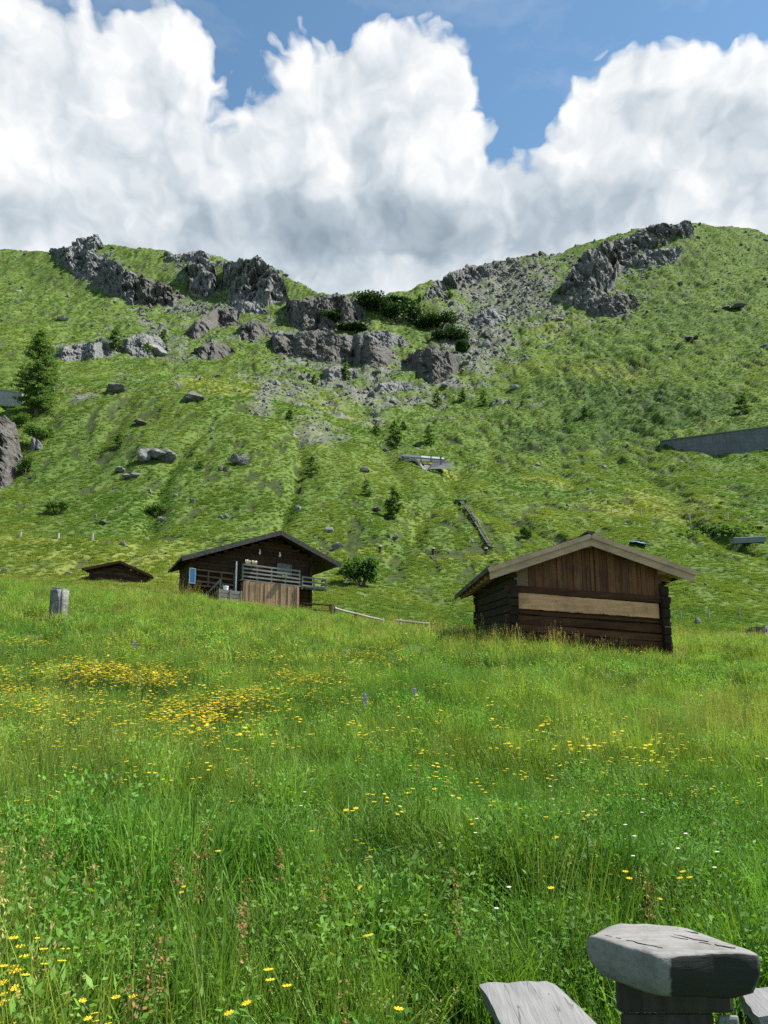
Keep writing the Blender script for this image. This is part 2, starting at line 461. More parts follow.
def terrain_mat():
    m, nt = mat_new('alpine_ground'); N = NT(nt)
    geo = N('ShaderNodeMapping', ins={'Vector': N('ShaderNodeNewGeometry').outputs['Position'], 'Scale': (1.0, .45, .6)}).outputs[0]
    at_ = N('ShaderNodeAttribute', attribute_name='zone')
    sep = N('ShaderNodeSeparateColor', ins={0: at_.outputs['Color']})
    scree, dry, dark = sep.outputs[0], sep.outputs[1], sep.outputs[2]
    big = N.noise(geo, .035, 5, .6); mid = N.noise(geo, .22, 6, .65); fine = N.noise(geo, 1.5, 6, .7); vf = N.noise(geo, 5.0, 4, .7)
    g = N.mix(N.remap(mid, .35, .65), (.062, .105, .022), (.11, .16, .034))
    g = N.mix(N.math('MULTIPLY', N.remap(fine, .42, .7), .6), g, (.035, .066, .015))
    g = N.mix(N.math('MULTIPLY', N.remap(big, .42, .62), .35), g, (.12, .165, .04))
    g = N.mix(N.math('MULTIPLY', dry, N.remap(mid, .3, .6, .25, .8)), g, (.185, .20, .045))
    g = N.mix(N.math('MULTIPLY', dark, N.remap(fine, .35, .6, .2, .75)), g, (.032, .066, .018))
    g = N.mix(N.math('MULTIPLY', at_.outputs['Alpha'], .9), g, N.mix(N.remap(fine, .4, .6), (.020, .034, .009), (.045, .055, .020)))
    # bare brown earth flecks
    ef = N.math('MULTIPLY', N.remap(N.noise(geo, .45, 6, .75), .60, .68), N.remap(big, .4, .6, .35, .9))
    g = N.mix(ef, g, (.06, .066, .026))
    vo = N('ShaderNodeTexVoronoi', ins={'Vector': geo, 'Scale': .75, 'Randomness': 1.0})
    stone = N.mix(N.remap(vo.outputs['Distance'], .1, .8), (.135, .128, .115), (.05, .048, .044))
    stone = N.mix(.5, stone, N('ShaderNodeHueSaturation', ins={'Saturation': 0.0, 'Value': .24, 'Color': vo.outputs['Color']}).outputs[0])
    stone = N.mix(N.remap(fine, .46, .62, 0, .75), stone, (.075, .10, .03))
    sf = N.math('MULTIPLY', scree, N.remap(N.noise(geo, .35, 7, .78), .40, .52))
    c = N.mix(sf, g, stone)
    bs = N('ShaderNodeBsdfPrincipled', ins={'Base Color': c, 'Roughness': .95, 'Specular IOR Level': .1})
    h = N.math('ADD', N.math('MULTIPLY', fine, .7), N.math('MULTIPLY', vf, .35))
    bp = N('ShaderNodeBump', ins={'Strength': .9, 'Distance': .55, 'Height': h})
    N.link(bp.outputs[0], bs.inputs['Normal'])
    N.link(bs.outputs[0], N('ShaderNodeOutputMaterial').inputs[0])
    return m

M = {
    'ground': terrain_mat(),
    'rock': rockmat('grey_rock', (.054, .057, .058), (.225, .226, .220), .45, turf=.9),
    'rock_dark': rockmat('dark_rock', (.034, .033, .031), (.135, .128, .117), .45, turf=.9),
    'rock_pale': rockmat('pale_rock', (.09, .09, .086), (.24, .236, .226), .2, 2.5),
    'boundary': rockmat('lichened_stone', (.07, .075, .07), (.27, .27, .255), .5, 9),
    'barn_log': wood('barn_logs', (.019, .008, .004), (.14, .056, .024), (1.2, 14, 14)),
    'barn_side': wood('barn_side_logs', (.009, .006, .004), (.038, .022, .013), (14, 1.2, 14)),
    'gable': wood('gable_planks', (.032, .012, .006), (.22, .088, .038), (22, 22, 1.3), grey=.12),
    'fascia': wood('weathered_fascia', (.30, .18, .12), (.58, .385, .265), (2.0, 12, 12), grey=.3),
    'pale_board': wood('pale_board', (.30, .14, .07), (.76, .42, .235), (1.4, 14, 14), spots=.8),
    'soffit': wood('brown_soffit', (.28, .165, .075), (.56, .36, .19), (14, 1.4, 14)),
    'shingle': wood('dark_shingles', (.03, .027, .024), (.085, .078, .07), (10, 2, 10), grey=.25),
    'hut_dark': wood('hut_dark_timber', (.018, .010, .006), (.085, .044, .023), (1.5, 9, 9)),
    'hut_panel': wood('hut_panel_planks', (.16, .09, .05), (.46, .29, .175), (18, 18, 1.0), grey=.12),
    'rail': wood('grey_rail', (.12, .105, .09), (.30, .27, .24), (2, 12, 12), grey=.5),
    'rail_brown': wood('brown_rail', (.08, .05, .032), (.2, .13, .085), (2, 12, 12)),
    'bench': wood('silver_grey_bench', (.11, .112, .112), (.225, .226, .222), (60, 3.2, 60), grey=.2, cracks=.7),
    'table': wood('silver_grey_table', (.10, .098, .092), (.25, .243, .23), (4.0, 60, 60), grey=.2, stain_shade=True),
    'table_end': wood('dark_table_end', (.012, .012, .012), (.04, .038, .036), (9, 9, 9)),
    'stump': wood('dark_stump', (.02, .018, .016), (.09, .075, .06), (20, 20, 2)),
    'post': wood('grey_post', (.2, .185, .16), (.4, .37, .33), (12, 12, 2), grey=.4),
    'concrete': concrete('grey_concrete', (.28, .275, .26), .5),
    'concrete_dark': concrete('dark_concrete', (.105, .112, .122), .6),
    'steel': plain('galvanised_steel', (.5, .52, .54), .45, .15, 6, .3),
    'white': plain('white_paint', (.78, .78, .76), .5, .06),
    'blue': plain('blue_panel', (.09, .24, .55), .35, .15),
    'dark_metal': plain('dark_trough', (.10, .13, .13), .5, .3),
    'trunk': wood('tree_bark', (.06, .045, .035), (.16, .125, .10), (6, 6, 1)),
    'larch': leafmat('larch_needles', (.065, .13, .032), (.125, .21, .052), .42, False),
    'shrub': leafmat('shrub_leaves', (.05, .115, .026), (.11, .19, .04), .4, False, .9),
    'dwarf_pine': leafmat('dwarf_pine_needles', (.018, .045, .012), (.045, .088, .02), .2, False, scale=.6),
    'blade': leafmat('grass_blades', (.072, .165, .026), (.150, .25, .050), .42, True, .52),
    'blade_pale': leafmat('pale_grass_blades', (.15, .21, .05), (.22, .26, .075), .5, True, .55),
    'herb': leafmat('herb_leaves', (.06, .16, .028), (.11, .23, .045), .45, True, .55),
    'seed': leafmat('seed_heads', (.20, .20, .085), (.28, .26, .12), .4, True, .8),
    'tussock': leafmat('hill_grass', (.095, .165, .028), (.165, .225, .045), .45, True, .7, scale=.3),
    'yellow': leafmat('yellow_petals', (.66, .47, .02), (.74, .58, .035), .3, False, .5),
    'stem': leafmat('flower_stem', (.06, .13, .025), (.09, .16, .03), .3, False),
    'purple': leafmat('purple_petals', (.2, .14, .42), (.32, .25, .55), .3, False),
    'white_petal': leafmat('white_petals', (.72, .72, .66), (.8, .8, .75), .3, False),
    'sorrel': leafmat('reddish_seeds', (.22, .12, .05), (.30, .18, .075), .35, False),
}

# ------------------------------------------------------------------ ground sheet
def build_ground():
    ys = np.concatenate([np.linspace(-60, 0, 40)[:-1], np.linspace(0, 34, 230)[:-1], np.geomspace(34, 150, 330)[:-1], np.geomspace(150, 460, 430)[:-1], np.linspace(460, 720, 40)])
    s = np.linspace(-1, 1, 860)
    s = np.sign(s)*(.62*np.abs(s)+.38*np.abs(s)**3)
    wid = np.where(ys < 0, 34, 34+1.06*ys)
    Y = np.repeat(ys[:, None], len(s), 1); X = s[None, :]*wid[:, None]
    z, sc, dr, dk, px, py = height(X, Y, True)
    V = np.stack([X, Y, z], -1)
    zone = np.stack([sc, dr, dk, earth(X, Y)], -1)
    cut = int(np.searchsorted(ys, 36))
    def sheet(name, r0, r1):
        v = V[r0:r1].reshape(-1, 3); n = len(s); rows = r1-r0
        i = (np.arange(rows-1)[:, None]*n+np.arange(n-1)[None, :]).ravel()
        f = np.stack([i, i+1, i+1+n, i+n], 1)
        me = np_mesh(name, v, [f], [M['ground']], smooth=True)
        attr(me, 'zone', zone[r0:r1].reshape(-1, 4))
        o = link(name, me); tag(o, kind='structure')
        return o
    sheet('meadow', 0, cut+1)
    sheet('mountainside', cut, len(ys))
    return V, zone, px, py, ys, s, wid
TERR, ZONE, TPX, TPY, _YS, _SS, _WID = build_ground()
def hfast(x, y):
    """bilinear look-up in the finished ground sheet"""
    sh = np.shape(x); x = np.ravel(x); y = np.ravel(y)
    r = np.clip(np.interp(y, _YS, np.arange(len(_YS))), 0, len(_YS)-1.001); i = r.astype(int); fr = r-i
    sx = x/np.interp(y, _YS, _WID)
    q = np.clip(np.interp(sx, _SS, np.arange(len(_SS))), 0, len(_SS)-1.001); j = q.astype(int); fq = q-j
    T = TERR[..., 2]
    z = (T[i, j]*(1-fq)+T[i, j+1]*fq)*(1-fr)+(T[i+1, j]*(1-fq)+T[i+1, j+1]*fq)*fr
    return z.reshape(sh)

# ------------------------------------------------------------------ rocks
_ICO = {}
def ico(sub):
    if sub not in _ICO:
        bm = bmesh.new(); bmesh.ops.create_icosphere(bm, subdivisions=sub, radius=1)
        v = np.array([q.co[:] for q in bm.verts]); f = np.array([[q.index for q in fc.verts] for fc in bm.faces])
        bm.free(); _ICO[sub] = (v, f)
    return _ICO[sub]

def block(sub, seed, planes=16, rough=.06):
    """an angular boulder: a ball cut by random planes, then roughened"""
    rng = np.random.default_rng(seed)
    v, f = ico(sub)
    n = rng.normal(size=(planes, 3)); n /= np.linalg.norm(n, axis=1)[:, None]
    h = rng.uniform(.55, .95, planes)
    dots = v@n.T
    r = np.where(dots > .05, h/np.maximum(dots, .05), 9).min(1)
    r = np.minimum(r, 1.15)
    r = r*(1+rough*noise3(v*3.1+seed*1.7, seed)+rough*.6*noise3(v*7.3+seed, seed+1))
    return v*r[:, None], f

def rot_m(rx, ry, rz):
    return np.array(Matrix.Rotation(rz, 3, 'Z')@Matrix.Rotation(ry, 3, 'Y')@Matrix.Rotation(rx, 3, 'X'))

def boulder(px, py, wpx, hpx, label, mat='rock', name='boulder', cat='boulder', group=None, seed=None, sub=4, dmin=40, parts=1):
    p = hit(px, py, dmin=dmin)
    k = p.y*CP/F*1.02
    seed = seed if seed is not None else int(px*7+py*13)
    rng = np.random.default_rng(seed)
    V = []; Fc = []; n = 0
    for i in range(parts):
        v, f = block(sub, seed+i*31)
        w = wpx*k*.5*(1 if parts == 1 else rng.uniform(.4, .62)); h = hpx*k*.6*(1 if parts == 1 else rng.uniform(.55, 1.05))
        v = v@rot_m(rng.uniform(-.3, .3), rng.uniform(-.3, .3), rng.uniform(0, 6)).T
        v = v*np.array([w, w*rng.uniform(.7, 1.1), h])
        if parts > 1: v = v+np.array([rng.uniform(-.5, .5)*wpx*k*.75, rng.uniform(-.3, .3)*wpx*k*.6, rng.uniform(-.1, .12)*hpx*k])
        V.append(v); Fc.append(f+n); n += len(v)
    me = np_mesh(name, np.concatenate(V), [np.concatenate(Fc)], [M[mat]])
    o = link(name, me, None, (p.x, p.y, p.z+.28*hpx*k))
    return tag(o, label, cat, group)

def cells(x, y, seed):
    """nearest jittered cell: a random value, a tilted facet and the gap to the next cell"""
    xi = np.floor(x).astype(np.int64); yi = np.floor(y).astype(np.int64); z0 = np.zeros_like(xi)
    best = np.full(x.shape, 1e9); sec = best.copy(); val = np.zeros(x.shape); fac = val.copy()
    for dx in (-1, 0, 1):
        for dy in (-1, 0, 1):
            cx, cy = xi+dx, yi+dy
            h1 = _h(cx, cy, z0, seed)/4294967296.0; h2 = _h(cx, cy, z0, seed+1)/4294967296.0
            ox = x-(cx+.1+.8*h1); oy = y-(cy+.1+.8*h2); d = ox*ox+oy*oy
            m = d < best
            sec = np.where(m, best, np.minimum(sec, d))
            r = _h(cx, cy, z0, seed+2)/4294967296.0; a = _h(cx, cy, z0, seed+3)/4294967296.0*6.283
            best = np.where(m, d, best); val = np.where(m, r, val); fac = np.where(m, ox*np.cos(a)+oy*np.sin(a), fac)
    return val, fac, np.sqrt(sec)-np.sqrt(best)

def smooth1(a, w):
    k = np.ones(w)/w
    return np.convolve(np.pad(a, w//2, mode='edge'), k, mode='valid')[:len(a)]

def crag(name, label, outline, n, size, mat='rock', seed=1, tall=1.25, lean=.25, sub=3, cat='rock outcrop', dmin=60, sink=.15, group=None, steep=1.7):
    """rock outcrop: a steep jointed face standing on the slope, with a top that runs back into the hill"""
    poly = np.array(outline, float)
    lo, hi = poly.min(0), poly.max(0)
    nx = int(np.clip((hi[0]-lo[0])*1.6, 16, 260))
    xs = np.linspace(lo[0]+.3, hi[0]-.3, nx)
    top = np.full(nx, 1e9); bot = np.full(nx, -1e9)
    for i in range(len(poly)):
        a, b = poly[i-1], poly[i]
        if a[0] == b[0]: continue
        t = (xs-a[0])/(b[0]-a[0]); m = (t >= -1e-6) & (t <= 1+1e-6); y = a[1]+t*(b[1]-a[1])
        top = np.where(m, np.minimum(top, y), top); bot = np.where(m, np.maximum(bot, y), bot)
    rag = fbm2(xs/(size*1.4), xs*0+seed*3.7, 4, seed+60)
    top = top+size*(.6*rag-.35); bot = np.maximum(bot+size*.5*fbm2(xs/(size*1.2), xs*0+seed*9.1, 3, seed+61), top+1.0)
    _, dh, _ = hits(xs, bot, dmin=dmin)
    md = np.median(dh); dh = np.clip(dh, md*.85, md*1.18)
    k = md/F; d0 = smooth1(smooth1(dh, 9), 7)-1.5*size*k; H = size*tall*k; c = size*k*1.25
    ub, tb = ray(xs, bot+2.5); z0 = tb*d0
    ny = int(np.clip((bot-top).max()*1.6, 10, 140))
    tt = np.linspace(0, 1, ny)[:, None]
    py = (bot+2.5)[None, :]*(1-tt)+top[None, :]*tt
    u, T = ray(np.broadcast_to(xs, py.shape), py)
    m = steep*(1+.35*fbm2(u*d0/(c*3), py/(size*3), 2, seed+62))
    D = d0*(m-tb)/(m-T)
    X = u*D; Y = D; Z = T*D+EYE
    qx = (X+lean*Z)/c; qy = Z/(c*1.25)+.12*Y/c
    wx = .30*fbm2(qx*.9, qy*.9, 3, seed+63); wy = .30*fbm2(qx*.9, qy*.9, 3, seed+64)
    v1, f1, g1 = cells(qx*.42+wx, qy*.42+wy, seed*7+1); v2, f2, g2 = cells(qx*1.05+wx, qy*1.05+wy, seed*7+11); v3, f3, g3 = cells(qx*2.6+wx, qy*2.4+wy, seed*7+21)
    rise = .8*(v1-.5)+1.0*f1+.42*(v2-.5)+.60*f2+.14*(v3-.5)+.26*f3-.30*(1-sstep(0, .10, g1))-.14*(1-sstep(0, .12, g2))+.14*fbm2(qx*4, qy*4, 4, seed+65)
    w = (sstep(0, .12, tt)*.75+.25)*(1-.55*sstep(.72, 1, tt))
    d_ = H*rise*w
    X = X+.15*d_*f2; Y = Y-.85*d_; Z = Z+.30*d_
    rows = [np.stack([X, Y, Z], -1)]
    # top of the rock, running back under the turf
    x1, y1, z1 = X[-1], Y[-1], Z[-1]
    gap = np.maximum(z1-hfast(x1, y1), 0); L = np.clip(gap/.55+1.5*H, H, 9*H)
    for q in (.12, .3, .55, .8, 1.0):
        yy = y1+L*q; xq = x1*yy/y1; g = hfast(xq, yy)
        zz = z1+H*.35*noise2(x1/c, yy/c, seed+66)*math.sin(3.14*q)-H*.1*q
        if q == 1.0: zz = np.minimum(zz, g)-H*.8
        rows.append(np.stack([xq, yy, zz], -1)[None])
    base = rows[0][:1].copy(); base[..., 2] -= 1.6*H; base[..., 1] += .3*H
    V = np.concatenate([base]+rows); nr = len(V)
    a = (np.arange(nr-1)[:, None]*nx+np.arange(nx-1)[None, :]).ravel()
    f = np.stack([a, a+1, a+1+nx, a+nx], 1)
    V = V.reshape(-1, 3); c0 = V.mean(0)
    me = np_mesh(name, V-c0, [f], [M[mat]])
    o = link(name, me, None, tuple(c0))
    return tag(o, label, cat, group)

crag('rock_outcrop', 'small grey rock knob capping the left summit', [(72, 246), (80, 239), (98, 238), (103, 246), (95, 252), (78, 252)], 26, 5.5, seed=2)
crag('rock_outcrop', 'broken grey cliff band falling right from the left summit knob', [(48, 250), (78, 248), (112, 262), (140, 280), (150, 300), (128, 302), (104, 285), (70, 268)], 75, 5.2, seed=3, tall=1.3)
crag('rock_outcrop', 'pair of dark buttresses at the foot of the left cliff band', [(126, 282), (142, 276), (172, 290), (174, 304), (128, 303)], 34, 6.5, 'rock_dark', seed=4, tall=1.5)
crag('rock_outcrop', 'blocky dark cliff left of the pointed rock on the ridge', [(186, 270), (196, 256), (214, 262), (218, 290), (206, 296), (188, 292)], 46, 6.6, seed=5, tall=1.6)
crag('rock_outcrop', 'pointed grey rock tower on the ridge left of the saddle', [(224, 266), (246, 264), (258, 260), (272, 268), (284, 284), (288, 300), (262, 302), (232, 298), (220, 288)], 75, 7.6, seed=6, tall=1.7, lean=-.1)
crag('rock_outcrop', 'line of low rocks along the grassy left crest', [(165, 257), (200, 252), (216, 256), (204, 262), (168, 262)], 20, 3.4, seed=7)
crag('rock_outcrop', 'dark rock bluff below the saddle, with dwarf pine on its right', [(286, 302), (318, 298), (352, 299), (366, 310), (352, 328), (318, 332), (290, 326)], 74, 7.0, 'rock_dark', seed=8, tall=1.1)
crag('rock_outcrop', 'broad dark ledges under the central bluff', [(270, 338), (318, 332), (362, 340), (394, 352), (388, 366), (340, 362), (296, 356), (272, 352)], 60, 5.8, 'rock_dark', seed=9, tall=.75)
crag('rock_outcrop', 'dark slanting slabs at the right foot of the central bluff', [(408, 356), (430, 348), (462, 358), (456, 374), (432, 380), (412, 368)], 42, 5.4, 'rock_dark', seed=10, tall=.8, lean=.6)
crag('rock_outcrop', 'long dark rib of rock left of the central bluff', [(186, 332), (204, 316), (226, 308), (240, 314), (238, 324), (214, 328), (196, 340)], 40, 5.2, 'rock_dark', seed=11, tall=.9)
crag('rock_outcrop', 'rounded black rock below the long dark rib', [(194, 352), (206, 344), (226, 345), (234, 352), (222, 359), (200, 359)], 26, 5.0, 'rock_dark', seed=12, tall=.8)
crag('rock_outcrop', 'jagged boulder crest at the left end of the right ridge', [(424, 296), (436, 282), (462, 270), (498, 264), (504, 272), (470, 280), (440, 296)], 66, 5.4, seed=13, tall=1.2)
crag('rock_outcrop', 'long grey cliff slanting up to the right summit', [(556, 296), (572, 270), (590, 250), (622, 240), (656, 228), (690, 222), (694, 231), (664, 240), (636, 252), (616, 272), (612, 290), (590, 300)], 150, 7.6, seed=14, tall=1.4, lean=.3)
crag('rock_outcrop', 'broken rock shelf in the grass right of the slanting cliff', [(618, 262), (650, 252), (682, 248), (676, 260), (646, 266), (622, 272)], 34, 4.6, seed=15, tall=.9)
crag('rock_outcrop', 'rubbly rock foot under the slanting summit cliff', [(574, 306), (604, 296), (634, 296), (640, 306), (612, 318), (590, 312)], 40, 4.8, 'rock_dark', seed=16, tall=.9)
crag('rock_outcrop', 'tall fractured grey outcrop at the left edge below the larch', [(-34, 434), (-10, 420), (4, 416), (14, 424), (19, 440), (20, 462), (14, 478), (4, 488), (-34, 490)], 62, 4.6, 'rock_dark', seed=17, tall=2.4, lean=.3, dmin=60, steep=2.6)
crag('rock_outcrop', 'small dark rock step between the long rib and the central ledges', [(236, 330), (250, 322), (266, 324), (272, 334), (256, 340), (240, 338)], 20, 4.2, 'rock_dark', seed=21, tall=.9)
crag('rock_outcrop', 'low grey rock band under the dwarf pines of the bluff', [(352, 336), (378, 331), (404, 338), (410, 346), (384, 347), (358, 344)], 20, 4.2, seed=22, tall=.8)
crag('rock_outcrop', 'small grey rock hump at the foot of the broad dark ledges', [(322, 372), (338, 367), (356, 370), (358, 378), (340, 381), (324, 379)], 20, 3.6, seed=23, tall=.8)
crag('rock_outcrop', 'grey rock nose above the long dark rib', [(226, 300), (244, 303), (262, 304), (268, 312), (248, 315), (230, 309)], 20, 4.0, seed=24, tall=.9)
crag('rock_outcrop', 'grey rock ledge in the middle of the right scree', [(470, 318), (488, 310), (506, 314), (508, 322), (488, 326), (472, 325)], 20, 3.6, seed=25, tall=.8)
crag('rock_outcrop', 'low broken ledge in the gravel left of the lone dark boulder', [(376, 386), (392, 381), (412, 384), (414, 390), (396, 393), (378, 392)], 20, 3.0, seed=26, tall=.8)
crag('rock_outcrop', 'rubble of pale and dark blocks right of the larch tree', [(56, 350), (84, 344), (112, 344), (118, 352), (92, 360), (60, 360)], 46, 3.6, 'rock', seed=18, tall=.9)
crag('rock_outcrop', 'scatter of blocks between the young larches on the left', [(118, 344), (140, 336), (160, 338), (168, 350), (150, 358), (124, 354)], 30, 4.2, 'rock', seed=19, tall=.9)

BOULDERS = [
    (155, 461, 34, 16, 'dark jagged outcrop in the grass left of the pale boulder', 'rock', 5),
    (241, 465, 22, 15, 'pale split boulder on the slope above the log hut', 'rock', 3),
    (223, 471, 14, 8, 'small dark rock just left of the pale split boulder', 'rock_dark', 2),
    (35, 452, 13, 17, 'grey standing block right of the tall left edge outcrop', 'rock', 2),
    (141, 425, 14, 7, 'flat dark rock below the bare earth bank', 'rock_dark', 1),
    (116, 393, 24, 11, 'grey wedge shaped boulder on the left spur', 'rock', 1),
    (192, 400, 22, 12, 'rounded grey boulder with a dark foot above the spur', 'rock', 1),
    (155, 356, 22, 12, 'big pale boulder below the two young larches', 'rock_pale', 1),
    (101, 349, 14, 14, 'black cubic boulder in the rubble right of the larch', 'rock_dark', 1),
    (487, 339, 13, 9, 'lone dark boulder at the foot of the right scree', 'rock_dark', 1),
    (444, 389, 9, 5, 'flat pale stone left of the scree foot', 'rock_pale', 1),
    (394, 404, 10, 5, 'oval pale stone in the gravel slope', 'rock_pale', 1),
    (514, 390, 10, 6, 'white stone at the upper edge of the dark terraces', 'rock_pale', 1),
    (394, 447, 16, 9, 'dark rock with a white flank at the foot of the larches', 'rock_dark', 2),
    (386, 452, 7, 4, 'small white stone left of the road culvert', 'rock_pale', 1),
    (605, 469, 6, 5, 'small white stone on the terraced meadow', 'rock_pale', 1),
    (675, 438, 5, 4, 'tiny white stone above the concrete retaining wall', 'rock_pale', 1),
    (700, 625, 13, 7, 'black and white stone in the grass right of the barn', 'rock_pale', 2),
    (731, 649, 8, 5, 'dark stone nearest the right frame edge in the meadow', 'rock_dark', 1),
    (224, 519, 12, 6, 'low grey rock above the hut roof', 'rock', 2),
    (327, 532, 16, 7, 'grey rock flush in the slope right of the hut roof', 'rock', 2),
    (375, 512, 13, 8, 'dark rock beside the solitary larch on the slope', 'rock_dark', 2),
    (394, 541, 14, 7, 'dark hollowed rock above the cable line', 'rock_dark', 2),
    (133, 478, 18, 7, 'broken grey ledge below the dark jagged outcrop', 'rock', 3),
    (120, 474, 10, 6, 'small rock left of the broken ledge', 'rock', 1),
    (365, 473, 10, 6, 'small rock in the grass left of the culvert', 'rock_dark', 1),
    (216, 378, 10, 5, 'small stone at the top of the yellow meadow', 'rock', 1),
    (340, 388, 10, 6, 'grey stone below the central ledges', 'rock', 1),
    (102, 524, 9, 4, 'low stone above the pale bank posts', 'rock_dark', 1),
    (750, 529, 26, 4, 'long flat rock at the right edge of the dark leafed plants', 'rock', 2),
    (560, 322, 12, 6, 'grey block below the right summit cliff', 'rock', 1),
    (735, 310, 26, 7, 'low dark ledge on the right summit slope', 'rock_dark', 3),
    (690, 340, 18, 5, 'dark turf edged ledge on the right slope', 'rock_dark', 2),
    (300, 510, 12, 6, 'grey rock on the slope left of the solitary larch', 'rock', 2),
    (62, 322, 14, 6, 'bare ochre stone patch on the left grassy slope', 'rock_pale', 1),
]
for (px, py, w, h, lab, mt, parts) in BOULDERS:
    boulder(px, py, w, h, lab, mt, parts=parts, sub=3 if parts > 1 else 4, dmin=34 if py > 600 else 45)

# low dry-stone wall at right
crag('stone_wall', 'low tumbled dry stone wall at the right edge of the meadow', [(738, 636), (752, 629), (775, 626), (800, 630), (800, 640), (760, 641)], 34, 4.2, 'rock', seed=33, tall=.6, dmin=28, cat='stone wall')

# ------------------------------------------------------------------ instanced stuff
def protocol(name, objs):
    c = bpy.data.collections.new(name)
    for o in objs: c.objects.link(o)
    return c

def scatter(name, pts, rot, scl, idx, tint, coll):
    me = bpy.data.meshes.new(name)
    n = len(pts)
    me.vertices.add(n); me.vertices.foreach_set('co', np.asarray(pts, np.float32).ravel())
    a = me.attributes.new('rotv', 'FLOAT_VECTOR', 'POINT'); a.data.foreach_set('vector', np.asarray(rot, np.float32).ravel())
    a = me.attributes.new('sclv', 'FLOAT_VECTOR', 'POINT'); a.data.foreach_set('vector', np.asarray(scl, np.float32).ravel())
    a = me.attributes.new('pick', 'INT', 'POINT'); a.data.foreach_set('value', np.asarray(idx, np.int32))
    attr(me, 'tint', np.asarray(tint))
    o = link(name, me)
    ng = bpy.data.node_groups.new(name+'_scatter', 'GeometryNodeTree')
    ng.interface.new_socket('Geometry', in_out='INPUT', socket_type='NodeSocketGeometry')
    ng.interface.new_socket('Geometry', in_out='OUTPUT', socket_type='NodeSocketGeometry')
    gi = ng.nodes.new('NodeGroupInput'); go = ng.nodes.new('NodeGroupOutput')
    iop = ng.nodes.new('GeometryNodeInstanceOnPoints')
    ci = ng.nodes.new('GeometryNodeCollectionInfo')
    ci.inputs['Collection'].default_value = coll; ci.inputs['Separate Children'].default_value = True; ci.inputs['Reset Children'].default_value = True
    def na(nm, t):
        q = ng.nodes.new('GeometryNodeInputNamedAttribute'); q.data_type = t; q.inputs[0].default_value = nm
        return q.outputs[0]
    L = ng.links.new
    L(gi.outputs[0], iop.inputs['Points']); L(ci.outputs[0], iop.inputs['Instance'])
    iop.inputs['Pick Instance'].default_value = True
    L(na('pick', 'INT'), iop.inputs['Instance Index'])
    L(na('rotv', 'FLOAT_VECTOR'), iop.inputs['Rotation']); L(na('sclv', 'FLOAT_VECTOR'), iop.inputs['Scale'])
    L(iop.outputs[0], go.inputs[0])
    md = o.modifiers.new('scatter', 'NODES'); md.node_group = ng
    return tag(o, kind='stuff')

def blades(rng, n, rad, h0, h1, w, bend, seg=3):
    """curved tapering grass blades as strips"""
    a = rng.uniform(0, 2*math.pi, n); r = rad*np.sqrt(rng.uniform(0, 1, n))
    bx, by = r*np.cos(a), r*np.sin(a)
    th = rng.uniform(0, 2*math.pi, n); hh = rng.uniform(h0, h1, n); be = rng.uniform(.1, 1, n)*bend
    fa = rng.uniform(0, 2*math.pi, n); ww = w*rng.uniform(.7, 1.3, n)
    V = []; q = []; t3 = []
    per = seg*2+1
    P = np.zeros((n, per, 3))
    for i in range(seg):
        t = i/seg
        off = be*hh*(t**1.8); z = hh*t*(1-.25*be*t)
        cx = bx+np.cos(th)*off; cy = by+np.sin(th)*off
        wi = ww*.5*(1-t**2*.75)
        P[:, 2*i] = np.stack([cx-np.cos(fa)*wi, cy-np.sin(fa)*wi, z], 1)
        P[:, 2*i+1] = np.stack([cx+np.cos(fa)*wi, cy+np.sin(fa)*wi, z], 1)
    P[:, -1] = np.stack([bx+np.cos(th)*be*hh, by+np.sin(th)*be*hh, hh*(1-.25*be)], 1)
    b = np.arange(n)*per
    quads = np.concatenate([np.stack([b+2*i, b+2*i+1, b+2*i+3, b+2*i+2], 1) for i in range(seg-1)])
    tris = np.stack([b+2*seg-2, b+2*seg-1, b+2*seg], 1)
    return P.reshape(-1, 3), quads, tris

def leaves(rng, c, size, flat=.5, asp=.5):
    """diamond leaves at centres c"""
    n = len(c)
    d = rng.normal(size=(n, 3)); d[:, 2] *= flat; d /= np.linalg.norm(d, axis=1)[:, None]
    up = rng.normal(size=(n, 3))*.6+np.array([0, 0, 1.0])
    s = np.cross(d, up); s /= np.linalg.norm(s, axis=1)[:, None]+1e-9
    L = (size*rng.uniform(.6, 1.4, n))[:, None]
    P = np.stack([c-d*L, c+s*L*asp, c+d*L, c-s*L*asp], 1).reshape(-1, 3)
    b = np.arange(n)*4
    return P, np.stack([b, b+1, b+2, b+3], 1)

def assemble(name, pieces, mats):
    V = []; q4 = []; q3 = []; m4 = []; m3 = []; n = 0
    for (v, qs, ts, mi) in pieces:
        V.append(v)
        if qs is not None and len(qs): q4.append(qs+n); m4.append(np.full(len(qs), mi))
        if ts is not None and len(ts): q3.append(ts+n); m3.append(np.full(len(ts), mi))
        n += len(v)
    faces = []; mi = []
    if q4: faces.append(np.concatenate(q4)); mi.append(np.concatenate(m4))
    if q3: faces.append(np.concatenate(q3)); mi.append(np.concatenate(m3))
    me = np_mesh(name, np.concatenate(V), faces, mats, np.concatenate(mi))
    return me

def proto(name, pieces, mats):
    return bpy.data.objects.new(name, assemble(name, pieces, mats))

